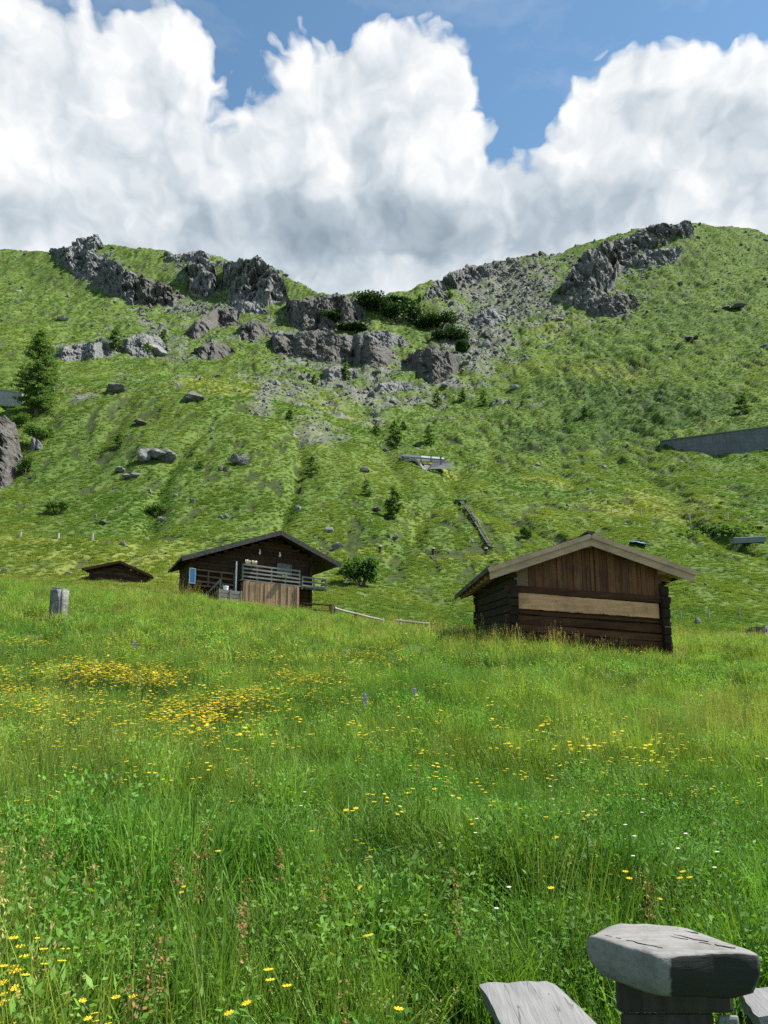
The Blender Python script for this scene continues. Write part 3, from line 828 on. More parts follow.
def make_clumps(prefix, wmul, rmul, nmul):
    rng = np.random.default_rng(5)
    out = []
    for k in range(2):      # fine upright grass
        b = blades(rng, int(110*nmul), .17*rmul, .22, .50, .0042*wmul, .55)
        out.append(proto(prefix+'_a_fine_%d' % k, [(*b, 0)], [M['blade']]))
    for k in range(2):      # lush broad grass
        b = blades(rng, int(80*nmul), .16*rmul, .15, .40, .0075*wmul, .9)
        out.append(proto(prefix+'_b_lush_%d' % k, [(*b, 0)], [M['blade']]))
    for k in range(2):      # broad leaved herbs
        n = int(170*nmul)
        c = np.stack([rng.normal(0, .1*rmul, n), rng.normal(0, .1*rmul, n), rng.uniform(.05, .33, n)], 1)
        lv, lq = leaves(rng, c, .0140*(1+.7*(wmul-1)), .5, .45)
        b = blades(rng, int(35*nmul), .14*rmul, .12, .36, .005*wmul, .6)
        out.append(proto(prefix+'_c_herb_%d' % k, [(lv, lq, None, 0), (*b, 1)], [M['herb'], M['blade']]))
    for k in range(2):      # flowering grass with beige panicles
        ns = int(16*nmul)
        b1 = blades(rng, ns, .15*rmul, .5, .74, .0028*wmul, .25)
        tips = b1[0].reshape(ns, -1, 3)[:, -1]
        c = np.repeat(tips, 12, 0)+rng.normal(0, 1, (ns*12, 3))*np.array([.006, .006, .035])-np.array([0, 0, .05])
        lv, lq = leaves(rng, c, .0052*(1+.6*(wmul-1)), 2.0, .35)
        b2 = blades(rng, int(60*nmul), .16*rmul, .18, .42, .0045*wmul, .6)
        out.append(proto(prefix+'_d_seed_%d' % k, [(lv, lq, None, 0), (*b1, 1), (*b2, 2)], [M['seed'], M['blade_pale'], M['blade']]))
    return protocol(prefix, out)

CL_NEAR = make_clumps('near_clump', 1.0, 1.0, 1.0)
CL_FAR = make_clumps('far_clump', 2.0, 1.3, .6)

BLOCKERS = []      # footprints (x, y, radius) kept free of grass
def grass_points(d0, d1, dens, spread=.64, pad=1.2):
    area = spread*(d1**2-d0**2)+2*pad*(d1-d0)
    n = int(area*dens)
    y = np.sqrt(RNG.uniform(d0**2, d1**2, n)); x = RNG.uniform(-1, 1, n)*(spread*y+pad)
    keep = np.ones(n, bool)
    for (bx, by, hx, hy, rz) in BLOCKERS:
        c, s = math.cos(-rz), math.sin(-rz)
        dx, dy = x-bx, y-by
        lx = dx*c-dy*s; ly = dx*s+dy*c
        keep &= ~((np.abs(lx) < hx) & (np.abs(ly) < hy))
    return x[keep], y[keep]

# ------------------------------------------------------------------ gabled buildings
def roof_pair(parent, apex, left, right, sl, sr, y0, y1, shear, thick, mat, name='roof', under=None, sheary=0.0):
    """two roof slabs; sl and sr are the drops per metre on either side"""
    mb = MB(shear, sheary)
    for (xe, s) in ((-left, sl), (right, sr)):
        n = 16
        for j in range(n):          # courses of boards running down the slope, slightly uneven
            ya = y0+(y1-y0)*j/n; yb = y0+(y1-y0)*(j+1)/n-.012
            e = random.uniform(-.03, .03); lift = random.uniform(0, .018)
            a = [(0, ya, apex-thick+lift), (0, yb, apex-thick+lift), (xe*(1+e*.4), yb, apex-s*abs(xe)-thick+lift), (xe*(1+e*.4), ya, apex-s*abs(xe)-thick+lift)]
            b = [(p[0], p[1], p[2]+thick) for p in a]
            if xe > 0: mb.hexa([a[0], a[3], a[2], a[1], b[0], b[3], b[2], b[1]])
            else: mb.hexa(a+b)
    o = mb.build(name, mat, parent)
    if under:
        mu = MB(shear, sheary)
        for (xe, s) in ((-left, sl), (right, sr)):
            q = .97
            nb = 14
            for j in range(nb):
                xa, xb = xe*q*j/nb, xe*q*(j+1)/nb
                za, zb = apex-s*abs(xa)-thick-.006, apex-s*abs(xb)-thick-.006
                p = [(xa, y0+.04, za-.035), (xa, y1-.04, za-.035), (xb, y1-.04, zb-.035), (xb, y0+.04, zb-.035)]
                t = [(v[0], v[1], v[2]+.033) for v in p]
                if xe > 0: mu.hexa([p[0], p[3], p[2], p[1], t[0], t[3], t[2], t[1]])
                else: mu.hexa(p+t)
        mu.build('soffit', under, o)
    return o

def hewn(mb, a, b, w, h, tone=None):
    """a squared log with wandering edges"""
    a = Vector(a); b = Vector(b); n = 7; d = (b-a); s = Vector((-d.y, d.x, 0)).normalized()*w*.5
    v = []; q = []
    for i in range(n+1):
        p = a+d*(i/n); j = lambda k=.022: random.uniform(-k, k)
        v += [p-s*(1+j(.1))+Vector((0, 0, -h*.5+j()+.02)), p-s*(1.14+j(.1))+Vector((0, 0, j())), p-s*(1+j(.1))+Vector((0, 0, h*.5+j()-.01)), p+s+Vector((0, 0, h*.5-.01)), p+s+Vector((0, 0, -h*.5+.01))]
    for i in range(n):
        for k in range(5): q.append((i*5+k, i*5+(k+1) % 5, (i+1)*5+(k+1) % 5, (i+1)*5+k))
    t = [(0, 2, 1), (0, 3, 2), (0, 4, 3)]; e = n*5; t += [(e, e+1, e+2), (e, e+2, e+3), (e, e+3, e+4)]
    mb.add(v, [f[::-1] for f in q], [f[::-1] for f in t], tone)

def logs_x(mb, x0, x1, y, z0, z1, h, ext, tk=.2):
    z = z0
    while z < z1-.05:
        hh = min(h*random.uniform(.85, 1.15), z1-z)
        hewn(mb, (x0-ext*random.uniform(.7, 1.1), y, z+hh*.5), (x1+ext*random.uniform(.7, 1.1), y, z+hh*.5), .2, hh*.97); z += hh

def logs_y(mb, x, y0, y1, z0, z1, h, ext):
    z = z0
    while z < z1-.05:
        hh = min(h*random.uniform(.85, 1.15), z1-z)
        hewn(mb, (x, y0-ext*random.uniform(.7, 1.1), z+hh*.5), (x, y1+ext, z+hh*.5), .2, hh*.97); z += hh

def make_barn():
    bx = float(ray(586.5, 620)[0])*22.2
    root = empty('log_barn', (bx, 22.0, 1.22), R(2), 'small log barn with pale horizontal board across its dark gable front', 'barn')
    S = .07; RS = .012; RY = .04
    AP, SL = 3.54, .345
    HW, LEN = 2.13, 5.9
    f = MB(S)
    logs_x(f, -HW, HW, 0, -.9, 1.30, .235, .22)
    f.box(-HW, HW, .02, .09, -.9, 1.30, tone=.1)
    f.build('front_wall', M['barn_log'], root)
    f = MB(S)
    f.box(-HW-.03, -HW+.03, 0, LEN, -1, 2.3, tone=.1)
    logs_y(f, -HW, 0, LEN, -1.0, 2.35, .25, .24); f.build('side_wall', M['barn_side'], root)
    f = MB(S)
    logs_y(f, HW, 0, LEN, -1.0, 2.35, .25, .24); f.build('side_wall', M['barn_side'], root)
    f = MB(S); logs_x(f, -HW, HW, LEN, -.5, 2.4, .25, .22)
    f.box(-HW, HW, LEN-.05, LEN+.03, 2.3, 2.75); f.box(-1.2, 1.2, LEN-.06, LEN+.02, 2.76, 3.1); f.build('rear_wall', M['barn_log'], root)
    # pale replacement board with a wavy lower edge, and the tie beam over it
    n = 26; mb = MB(S); vb = []
    for i in range(n+1):
        x = -HW+.14+(2*HW-.30)*i/n; t = i/n
        zt = 1.79-.04*t+.014*random.random()
        zb = 1.34+.022*random.random()
        vb += [(x, -.15, zb), (x, -.15, zt), (x, -.07, zb), (x, -.07, zt)]
    q = []
    for i in range(n):
        a = 4*i; b = a+4
        q += [(a, b, b+1, a+1), (a+1, b+1, b+3, a+3), (a+2, a, b, b+2)[::1], (a+3, b+3, b+2, a+2)]
    q += [(0, 1, 3, 2), (4*n, 4*n+2, 4*n+3, 4*n+1)]
    mb.add(vb, q, tone=.6); mb.build('pale_board', M['pale_board'], root)
    f = MB(S); f.box(-HW, HW, -.062, .05, 1.28, 1.83, tone=.1); f.build('backing_log', M['barn_log'], root)
    f = MB(S); f.beam((-HW-.22, -.08, 1.885), (HW+.2, -.08, 1.885), .2, .19, tone=.15); f.build('tie_beam', M['barn_log'], root, bevel=.02)
    # corner log ends
    for sx in (-1, 1):
        f = MB(S)
        z = -.8
        while z < 1.75:
            h = random.uniform(.22, .27); f.beam((sx*(HW), -.30+random.uniform(-.05, .04), z+h/2), (sx*(HW), .1, z+h/2), .21, h*.93); z += h
        f.build('corner_joint', M['barn_side'], root, bevel=.03)
    # gable boards
    f = MB(S); x = -HW+.02
    while x < HW-.02:
        w = min(random.uniform(.11, .24), HW-.02-x)
        zt = min(AP-SL*abs(x), AP-SL*abs(x+w))-.16
        yo = random.uniform(-.03, .0)
        f.hexa([(x, -.09+yo, 1.965), (x+w-.008, -.09+yo, 1.965), (x+w-.008, -.05+yo, 1.965), (x, -.05+yo, 1.965),
                (x, -.09+yo, AP-SL*abs(x)-.14), (x+w-.008, -.09+yo, AP-SL*abs(x+w)-.14), (x+w-.008, -.05+yo, AP-SL*abs(x+w)-.14), (x, -.05+yo, AP-SL*abs(x)-.14)])
        x += w
    f.build('gable_boards', M['gable'], root)
    f = MB(S); f.box(.085, .155, -.16, -.125, 1.99, 3.28, tone=.9); f.build('cover_strip', M['gable'], root)
    f = MB(S); f.box(-HW+.03, -HW+.42, -.16, -.125, 1.985, 2.58, tone=.95); f.build('grey_plank', M['rail_brown'], root)
    rf = roof_pair(root, AP, 2.83, 2.83, SL, SL, -.55, 7.0, RS, .07, M['shingle'], under=M['soffit'], sheary=RY)
    # rafters under the eaves
    for sx in (-1, 1):
        for k in range(9):
            y = .1+k*.78
            f = MB(RS, RY); f.beam((sx*1.9, y, AP-SL*1.9-.17), (sx*2.76, y, AP-SL*2.76-.17), .1, .11, tone=.7)
            f.build('rafter', M['soffit'], rf)
    for (x, nm) in ((-HW+.02, 'purlin'), (HW-.02, 'purlin'), (0, 'ridge_beam')):
        f = MB(RS, RY); z = AP-SL*abs(x)-.24
        f.beam((x, -.46, z), (x, 6.7, z), .2, .22, tone=.75); f.build(nm, M['fascia'] if x == 0 else M['soffit'], root, bevel=.015)
        f = MB(RS, RY); f.box(x-.088, x+.088, -.485, -.462, z-.10, z+.09, tone=.8); f.build('beam_end', M['fascia'], root)
    for sx in (-1, 1):          # two stacked boards along each rake
        f = MB(RS, RY)
        f.hexa([(0, -.60, AP-.36), (sx*2.85, -.60, AP-SL*2.85-.36), (sx*2.85, -.56, AP-SL*2.85-.36), (0, -.56, AP-.36),
                (0, -.60, AP-.055), (sx*2.85, -.60, AP-SL*2.85-.055), (sx*2.85, -.56, AP-SL*2.85-.055), (0, -.56, AP-.055)][::1] if sx > 0 else
               [(-2.85, -.60, AP-SL*2.85-.36), (0, -.60, AP-.36), (0, -.56, AP-.36), (-2.85, -.56, AP-SL*2.85-.36),
                (-2.85, -.60, AP-SL*2.85-.055), (0, -.60, AP-.055), (0, -.56, AP-.055), (-2.85, -.56, AP-SL*2.85-.055)], tone=.55)
        bb = f.build('bargeboard', M['fascia'], root)
        f = MB(RS, RY)
        f.beam((sx*.02, -.635, AP-.10), (sx*2.9, -.635, AP-SL*2.9-.09), .05, .13, tone=.8); f.build('edge_strip', M['fascia'], bb)
    f = MB(RS, RY); f.beam((-2.87, -.55, AP-SL*2.87-.05), (-2.87, 7.0, AP-SL*2.87-.05), .05, .15, tone=.1); f.build('eave_board', M['shingle'], root)
    f = MB(RS, RY); f.beam((2.87, -.55, AP-SL*2.87-.05), (2.87, 7.0, AP-SL*2.87-.05), .05, .15, tone=.1); f.build('eave_board', M['shingle'], root)
    f = MB(RS, RY); f.beam((0, -.62, AP+.02), (0, 7.0, AP+.02), .24, .05, tone=.4); f.build('ridge_cap', M['shingle'], root)
    BLOCKERS.append((bx, 22.0+LEN/2-.1, HW+.25, LEN/2+.25, R(2)))
make_barn()

def make_hut():
    apex = at(281, 530.5, 48.0)
    H = 4.9; S = .087; SL = .40
    root = empty('alpine_hut', (apex.x, apex.y, apex.z-H), R(20), 'dark timber alpine hut with balcony and brown plank front below it', 'hut')
    XL, XR = -5.15, 2.35
    top = lambda x: H-SL*abs(x)
    # walls of squared timbers
    def wall_x(y, z0, step=.22):
        f = MB(S); z = z0
        while z < H-.35:
            xa = max(XL, -(H-.18-z-step)/SL) if z+step > top(XL)-.2 else XL
            xb = min(XR, (H-.18-z-step)/SL) if z+step > top(XR)-.2 else XR
            if xb-xa > .2: f.box(xa, xb, y, y+.16, z+.004, z+step-.012, wob=.006)
            z += step
        return f
    fw = wall_x(1.5, -1.2).build('front_wall', M['hut_dark'], root)
    wall_x(8.8, -1.2).build('rear_wall', M['hut_dark'], root)
    for x in (XL, XR):
        f = MB(S); z = -1.2
        while z < top(x)-.3: f.box(x-.08, x+.08, 1.35, 9.0, z, z+.21, wob=.005); z += .22
        f.build('side_wall', M['hut_dark'], root)
    rf = roof_pair(root, H, 5.95, 3.95, SL, SL, 0, 9.6, S, .09, M['shingle'], under=M['hut_dark'])
    for (xe, sx) in ((5.95, -1), (3.95, 1)):
        f = MB(S)
        f.beam((0, -.03, H-.16), (sx*xe, -.03, H-SL*xe-.16), .05, .24, tone=.3); f.build('bargeboard', M['shingle'], root)
        f = MB(S); f.beam((sx*(xe+.01), 0, H-SL*xe-.07), (sx*(xe+.01), 9.6, H-SL*xe-.07), .06, .14, tone=.9 if sx > 0 else .2); f.build('eave_board', M['rail'] if sx > 0 else M['shingle'], root)
    for x in (XL, 0, XR):
        f = MB(S); f.beam((x, .1, top(x)-.24), (x, 9.3, top(x)-.24), .18, .2); f.build('purlin', M['hut_dark'], root)
    # lower front of upright planks beneath the balcony
    f = MB(S); x = -2.2
    while x < 1.15:
        w = min(random.uniform(.12, .2), 1.15-x); y = random.uniform(.16, .2)
        f.box(x, x+w-.01, y, y+.04, -1.3, 1.52+random.uniform(-.02, .02)); x += w
    for y in np.arange(.26, 1.5, .17): f.box(1.10, 1.14, y, y+.16, -1.3, 1.5); f.box(-2.2, -2.16, y, y+.16, -1.3, 1.5)
    f.build('plank_front', M['hut_panel'], root)
    f = MB(S); f.box(1.13, 1.27, .12, .26, -1.3, 1.5, tone=.9); f.build('corner_post', M['hut_panel'], root)
    # balcony
    f = MB(S); f.box(-2.35, 3.1, .2, 1.5, 1.54, 1.62, tone=.3); f.build('balcony_floor', M['rail'], root)
    def railing(x0, x1, y, z0, z1, n, posts, mat, name='railing', ends=False):
        f = MB(S)
        for i in range(n):
            z = z0+(z1-z0)*i/(n-1)
            f.beam((x0, y-.05, z), (x1, y-.05, z+random.uniform(-.02, .02)), .04, .10)
        for x in np.linspace(x0+.04, x1-.04, posts): f.box(x-.045, x+.045, y-.025, y+.06, z0-.25, z1+.05)
        if ends:
            for i in range(n):
                z = z0+(z1-z0)*i/(n-1); f.beam((x1, y, z), (x1, 1.5, z), .04, .10)
        return f.build(name, mat, root)
    railing(-2.3, 1.35, .25, 1.80, 2.52, 4, 5, M['rail'])
    railing(1.45, 3.05, .25, 1.66, 2.18, 3, 3, M['rail'], ends=True)
    railing(-5.05, -2.6, 1.1, 1.25, 1.95, 3, 4, M['rail_brown'], 'terrace_railing')
    f = MB(S); f.box(-5.1, -2.5, .95, 1.5, .95, 1.03); f.build('terrace_floor', M['rail_brown'], root)
    f = MB(S); f.box(-2.62, -2.53, .72, .81, .7, 2.72, tone=.9); f.build('white_post', M['white'], root)
    f = MB(S)
    f.beam((-3.55, .7, 1.45), (-4.55, .7, .25), .05, .08); f.beam((-3.35, .7, 1.2), (-4.3, .7, .05), .05, .08); f.box(-3.58, -3.5, .66, .74, -.2, 1.5)
    f.build('stair_rail', M['rail'], root)
    # door and small dark window behind the balcony, pale lamps under the gable
    f = MB(S); f.box(-1.6, -.75, 1.44, 1.5, 1.63, 3.35, tone=.9); d = f.build('door', M['hut_dark'], root)
    f = MB(S); f.box(.2, 1.0, 1.45, 1.5, 2.25, 2.95, tone=.2); w = f.build('window', M['dark_metal'], root)
    f = MB(S)
    for (a, b, c, e) in ((.12, .2, 2.2, 3.0), (1.0, 1.08, 2.2, 3.0), (.2, 1.0, 2.95, 3.02), (.2, 1.0, 2.18, 2.25), (.57, .63, 2.25, 2.95)): f.box(a, b, 1.41, 1.46, c, e)
    f.build('window_frame', M['rail'], w)
    for x in (-1.05, .25):
        f = MB(S); f.tube([(x, 1.36, 3.42), (x+.03, 1.36, 3.55), (x+.02, 1.38, 3.72)], [.055, .075, .03], 8); f.box(x-.02, x+.02, 1.36, 1.5, 3.7, 3.74)
        f.build('white_lamp', M['white'], root)
    BLOCKERS.append((apex.x-1.4*math.cos(R(20))-5*math.sin(R(20)), apex.y-1.4*math.sin(R(20))+5*math.cos(R(20)), 4.0, 4.6, R(20)))
    MW = Matrix.Translation(root.location)@Matrix.Rotation(R(20), 4, 'Z')
    def local(x, y, z): return MW@Vector((x, y, z-S*x))
    # blue board on the terrace corner
    s = empty('blue_board', local(-5.2, .9, 1.1), R(20), 'upright blue board in a white frame at the left corner of the hut', 'board')
    f = MB(S); f.box(-.15, .15, -.02, .02, 0, .86); f.build('panel', M['blue'], s)
    f = MB(S)
    for (a, b, c, e) in ((-.19, -.15, -.04, .90), (.15, .19, -.04, .90), (-.15, .15, .86, .90), (-.15, .15, -.04, 0)): f.box(a, b, -.035, .035, c, e)
    f.build('frame', M['white'], s)
    # slatted grey box under the terrace rail
    c = empty('slatted_crate', local(-3.0, .3, .15), R(20), 'grey slatted crate standing in front of the hut terrace', 'crate')
    f = MB(S)
    for z in (0, .24, .48): f.box(-.72, .72, -.3, -.27, z, z+.2); f.box(-.72, .72, .27, .3, z, z+.2)
    for z in (0, .24, .48): f.box(-.72, -.69, -.27, .27, z, z+.2); f.box(.69, .72, -.27, .27, z, z+.2)
    f.box(-.68, .68, -.26, .26, .0, .05)
    f.build('slats', M['rail'], c)
    f = MB(S)
    for x in (-.66, 0, .66): f.box(x-.035, x+.035, -.335, -.305, -.6, .72); f.box(x-.035, x+.035, .305, .335, -.6, .72)
    f.build('crate_posts', M['rail'], c)
    k = empty('storage_tub', local(-3.25, .3, .83), R(20), 'small white tub on top of the grey slatted crate', 'tub')
    f = MB(S); f.tube([(0, 0, .01), (0, 0, .09), (0, 0, .2), (0, 0, .22)], [.15, .16, .18, .19], 14); f.build('body', M['white'], k)
    f = MB(S); f.tube([(0, 0, .222), (0, 0, .245)], [.2, .19], 14); f.build('lid', M['white'], k)
    for i, x in enumerate((-2.0, -1.6, .3)):
        p = empty('flower_box', local(x, .05, 2.0 if i == 2 else 2.56), R(20), ['pale flower box at the left end of the hut balcony rail', 'pale flower box second from the left on the balcony rail', 'weathered flower box hung low on the balcony rail by its right end'][i], 'flower box')
        f = MB(S); f.box(-.16, .16, -.08, .08, 0, .13); f.build('box', M['rail'], p)
        rng = np.random.default_rng(40+i)
        cc = np.stack([rng.uniform(-.16, .16, 60), rng.uniform(-.08, .08, 60), rng.uniform(.13, .24, 60)], 1); cc[:, 2] -= S*cc[:, 0]
        lv, lq = leaves(rng, cc, .04)
        lo = link('plants', np_mesh('plants', lv, [lq], [M['shrub'] if i == 2 else M['white_petal']]), p)
make_hut()

def make_mini():
    apex = at(120, 560.5, 62.0); H = 3.0; S = .10; SL = .34
    root = empty('hay_shed', (apex.x, apex.y, apex.z-H), R(12), 'small black shed of which only the gable shows above the grass', 'shed')
    f = MB(S); z = -.6
    while z < H-.3:
        xa = min(2.3, (H-.15-z-.2)/SL); f.box(-xa, xa, .7, .85, z, z+.19, wob=.006); z += .2
    f.build('front_wall', M['hut_dark'], root)
    for x in (-2.3, 2.3):
        f = MB(S); z = -.6
        while z < H-SL*2.3-.25: f.box(x-.08, x+.08, .6, 5, z, z+.19); z += .2
        f.build('side_wall', M['hut_dark'], root)
    f = MB(S); f.box(-2.3, 2.3, 4.9, 5.0, -.6, 2.1); f.build('rear_wall', M['hut_dark'], root)
    roof_pair(root, H, 2.85, 2.5, SL, SL, 0, 5.4, S, .08, M['hut_dark'])
    f = MB(S)
    for sx, xe in ((-1, 2.85), (1, 2.5)): f.beam((0, -.03, H-.12), (sx*xe, -.03, H-SL*xe-.12), .04, .18)
    f.build('bargeboard', M['hut_dark'], root)
    f = MB(S)
    for i in range(14):
        x = -1.7+i*.2; f.box(x, x+.185, .63, .66, -.3, 1.5+random.uniform(-.05, .05))
    f.build('lower_boards', M['rail_brown'], root)
    BLOCKERS.append((apex.x-.6, apex.y+2.9, 2.2, 2.1, R(12)))
make_mini()

# ------------------------------------------------------------------ small built things
def stone_post():
    p = hit(57.5, 622, dmin=12)
    d = p.y
    k = d/F
    top = at(57.5, 588, d)
    root_z = p.z-.1
    hgt = top.z-root_z
    w = .5*19.5*k
    bm = bmesh.new()
    bmesh.ops.create_cube(bm, size=1)
    for v in bm.verts:
        v.co.x *= 2*w*.80; v.co.y *= 2*w*.62; v.co.z = (v.co.z+.5)*hgt
        if v.co.z > .1: v.co.z -= .03*(v.co.x/w)
    bmesh.ops.bevel(bm, geom=bm.edges[:], offset=.045, segments=3, affect='EDGES')
    bmesh.ops.subdivide_edges(bm, edges=bm.edges[:], cuts=2, use_grid_fill=True)
    for v in bm.verts:
        n = noise3(np.array([v.co[:]])*6, 3)[0]; v.co += v.normal*n*.014
    me = bpy.data.meshes.new('boundary_stone'); bm.to_mesh(me); bm.free()
    me.materials.append(M['boundary'])
    for f in me.polygons: f.use_smooth = True
    o = link('boundary_stone', me, None, (p.x, p.y, root_z), (0, 0, R(-20)))
    tag(o, 'squat grey boundary stone standing in the meadow below the black shed', 'boundary stone')
stone_post()

def fence_by_hut():
    pts = [(331, 604.5), (335, 606), (356, 611.5), (382.5, 618)]
    root = None; base = []
    for i, (px, py) in enumerate(pts):
        d = 40+i*.5
        u, t = ray(px, py); x = float(u)*d; z = hz(x, d); zt = float(t)*d+EYE
        base.append((x, d, z, max(zt, z+.5)))
    root = empty('wooden_fence', base[0][:3], 0, 'grey pole fence running right from the hut along the brow', 'fence')
    o0 = Vector(base[0][:3])
    for i, b in enumerate(base):
        f = MB(); f.tube([Vector(b[:3])-o0-Vector((0, 0, .3)), Vector((b[0], b[1], b[3]))-o0], [.11 if i in (0, 2) else .08]*2, 8, jit=.08)
        f.build('post', M['hut_dark'] if i in (0, 2) else M['post'], root)
    for a, b in ((1, 2), (2, 3)):
        for k in (.12, .52):
            A = Vector((base[a][0], base[a][1]-.13, base[a][3]-k))-o0; B = Vector((base[b][0], base[b][1]-.13, base[b][3]-k))-o0
            f = MB(); f.tube([A, (A+B)/2+Vector((0, 0, -.02)), B], [.06, .06, .055], 8, jit=.06); f.build('rail', M['post'], root)
    # gate bars between the hut and the first post
    for k in (.05, .35, .65):
        A = Vector((base[0][0]-1.5, base[0][1]+.6, base[0][3]-k+.15))-o0; B = Vector((base[0][0], base[0][1], base[0][3]-k))-o0
        f = MB(); f.tube([A, B], [.045, .045], 6); f.build('rail', M['hut_dark'], root)
    # a second short stretch lower down
    b2 = []
    for i, (px, py) in enumerate([(400, 620), (427, 624), (434, 624)]):
        d = 36.5-.4*i; u, t = ray(px, py); x = float(u)*d; z = hz(x, d); b2.append((x, d, z, max(float(t)*d+EYE, z+.35)))
    r2 = empty('wooden_fence', b2[0][:3], 0, 'low silvery pole lying on stubs between the hut fence and the barn', 'fence')
    o1 = Vector(b2[0][:3])
    for i, b in enumerate(b2):
        f = MB(); f.tube([Vector(b[:3])-o1-Vector((0, 0, .3)), Vector((b[0], b[1], b[3]+.05))-o1], [.09 if i < 2 else .2]*2, 8, jit=.1); f.build('post', M['post'] if i < 2 else M['hut_dark'], r2)
    f = MB(); f.tube([Vector((b2[0][0]-.2, b2[0][1]-.15, b2[0][3]-.02))-o1, Vector((b2[1][0]+.15, b2[1][1]-.15, b2[1][3]-.02))-o1], [.05, .065], 8, jit=.05); f.build('rail', M['post'], r2)
fence_by_hut()

def small_post(px, py_base, hpx, label, mat='post', wpx=2.2, group='posts along the slope', name='fence_post', cap=None):
    p = hit(px, py_base, dmin=36); k = p.y/F
    h = hpx*k; w = wpx*k*.5
    root = empty(name, p, random.uniform(0, 1), label, 'post', group)
    f = MB(); f.tube([(0, 0, -.3), (0, 0, h*.5), (.03*h, 0, h)], [w, w*.95, w*.85], 8, jit=.1); f.build('shaft', M[mat], root)
    if cap:
        f = MB(); f.tube([(.03*h, 0, h-.02), (.03*h, 0, h+.12*h)], [w*1.5, w*.9], 8); f.build('cap', M[cap], root)
small_post(20, 538, 6, 'weathered post at the far left of the hay bank edge', wpx=3)
small_post(58, 539, 6, 'weathered post between the far left post and the whitish one', wpx=3)
small_post(92, 541, 7, 'whitish post on the bank edge above the black shed', 'post', 3.2)
small_post(380, 554, 7, 'dark post with pale top above the leafy bush', 'hut_dark', 3.2, cap='post')
small_post(433, 555, 6, 'dark post with pale top midway between hut and barn', 'hut_dark', 3.2, cap='post')
small_post(486, 555, 6, 'dark post with pale top just above the barn eave', 'hut_dark', 3.2, cap='post')
for (px, py, h, lab) in [(690, 523, 8, 'thin wire fence post left of the dark leafed plants'), (728, 522, 9, 'thin wire fence post straight above the dark leafed plants'),
                         (641, 517, 8, 'thin wire fence post behind the barn ridge'), (612, 515, 7, 'thin wire fence post left of the one behind the ridge'),
                         (709, 621, 12, 'thin grey post beside the black and white stone'), (740, 621, 13, 'thin grey post above the tumbled stone wall'), (681, 621, 10, 'thin grey post nearest the right barn corner')]:
    small_post(px, py, h, lab, 'post', 1.3, 'thin wire fence posts')

def cable_line():
    xs = np.linspace(352, 520, 22); ys = np.interp(xs, [352, 380, 433, 486, 520], [548.5, 550.5, 551, 551.5, 551.5])
    x, y, z = hits(xs, ys+3, dmin=50)
    d = np.median(y)
    P = [at(a, b+.4*math.sin(i), d) for i, (a, b) in enumerate(zip(xs, ys))]
    c = P[0]
    f = MB(); f.tube([p-c for p in P], .02, 6); o = f.build('fence_cable', M['rail'], None, loc=c)
    tag(o, 'pale cable strung level between the three pale topped posts', 'cable')
cable_line()

def ditch():
    px = np.array([461, 466, 472, 478, 484, 489, 492.0]); py = np.array([504, 510, 519, 529, 539, 547, 551.0])
    x, y, z = hits(px, py, dmin=50)
    c = Vector((x[0], y[0], z[0]))
    root = empty('drain_channel', c, 0, 'narrow stone edged drain running down the slope above the barn eave', 'drain')
    P = [Vector((a, b, e))-c for a, b, e in zip(x, y, z)]
    for off, mt, nm, hh in ((-.17, 'rock_dark', 'kerb', .16), (.02, 'table_end', 'channel_bed', .1), (.22, 'rock_dark', 'kerb', .12)):
        f = MB()
        for a, b in zip(P[:-1], P[1:]):
            for t0 in (0, .34, .67):
                A = a.lerp(b, t0); B = a.lerp(b, t0+.31)
                o = Vector((off, 0, .28+random.uniform(-.05, .1)))
                f.beam(A+o, B+o, .12+random.uniform(-.03, .05) if nm == 'kerb' else .3, hh)
        f.build(nm, M[mt], root, bevel=.05)
    f = MB(); f.box(-.9, .8, -.5, .4, .0, .45, wob=.08); f.build('inlet_slab', M['rock_dark'], root)
ditch()

FRINGE = []
def retaining_wall(name, label, pxs, top, bot, mat, thick=.7, dm=60, smooth=True):
    pxs = np.array(pxs, float); top = np.array(top, float); bot = np.array(bot, float)
    x, y, z = hits(pxs, bot, dmin=dm)
    k = np.polyfit(pxs, y, 2); y = np.polyval(k, pxs)+.2
    ub, tb = ray(pxs, bot); ut, tt = ray(pxs, top)
    B = np.stack([ub*y, y, tb*y+EYE], 1); yt = y+.25
    T = np.stack([ut*yt, yt, tt*yt+EYE], 1)
    c = Vector(B[0])
    for q in range(260):
        r = RNG.uniform(0, len(pxs)-1.001); a = int(r); r -= a
        p = (T if q % 2 else B)[a]*(1-r)+(T if q % 2 else B)[a+1]*r
        FRINGE.append(p+np.array([0, .55 if q % 2 else -.25, .12 if q % 2 else -.15]))
    root = empty(name, c, 0, label, 'retaining wall')
    f = MB(); w = MB()
    for i in range(len(pxs)-1):
        for (s0, s1) in ((0, .495), (.5, .995)):
            b0 = Vector(B[i]).lerp(Vector(B[i+1]), s0)-c; b1 = Vector(B[i]).lerp(Vector(B[i+1]), s1)-c
            t0 = Vector(T[i]).lerp(Vector(T[i+1]), s0)-c; t1 = Vector(T[i]).lerp(Vector(T[i+1]), s1)-c
            dn = Vector((0, -.05, -1.2)); bk = Vector((0, thick, 0))
            f.hexa([b0+dn, b1+dn, b1+dn+bk, b0+dn+bk, t0, t1, t1+bk, t0+bk])
    f.build('concrete_face', M[mat], root)
    for i in range(len(pxs)-1):
        w.beam(Vector(T[i])-c+Vector((0, thick*.5-.06, .10)), Vector(T[i+1])-c+Vector((0, thick*.5-.06, .10)), thick+.12, .18)
    w.build('coping', M[mat], root)
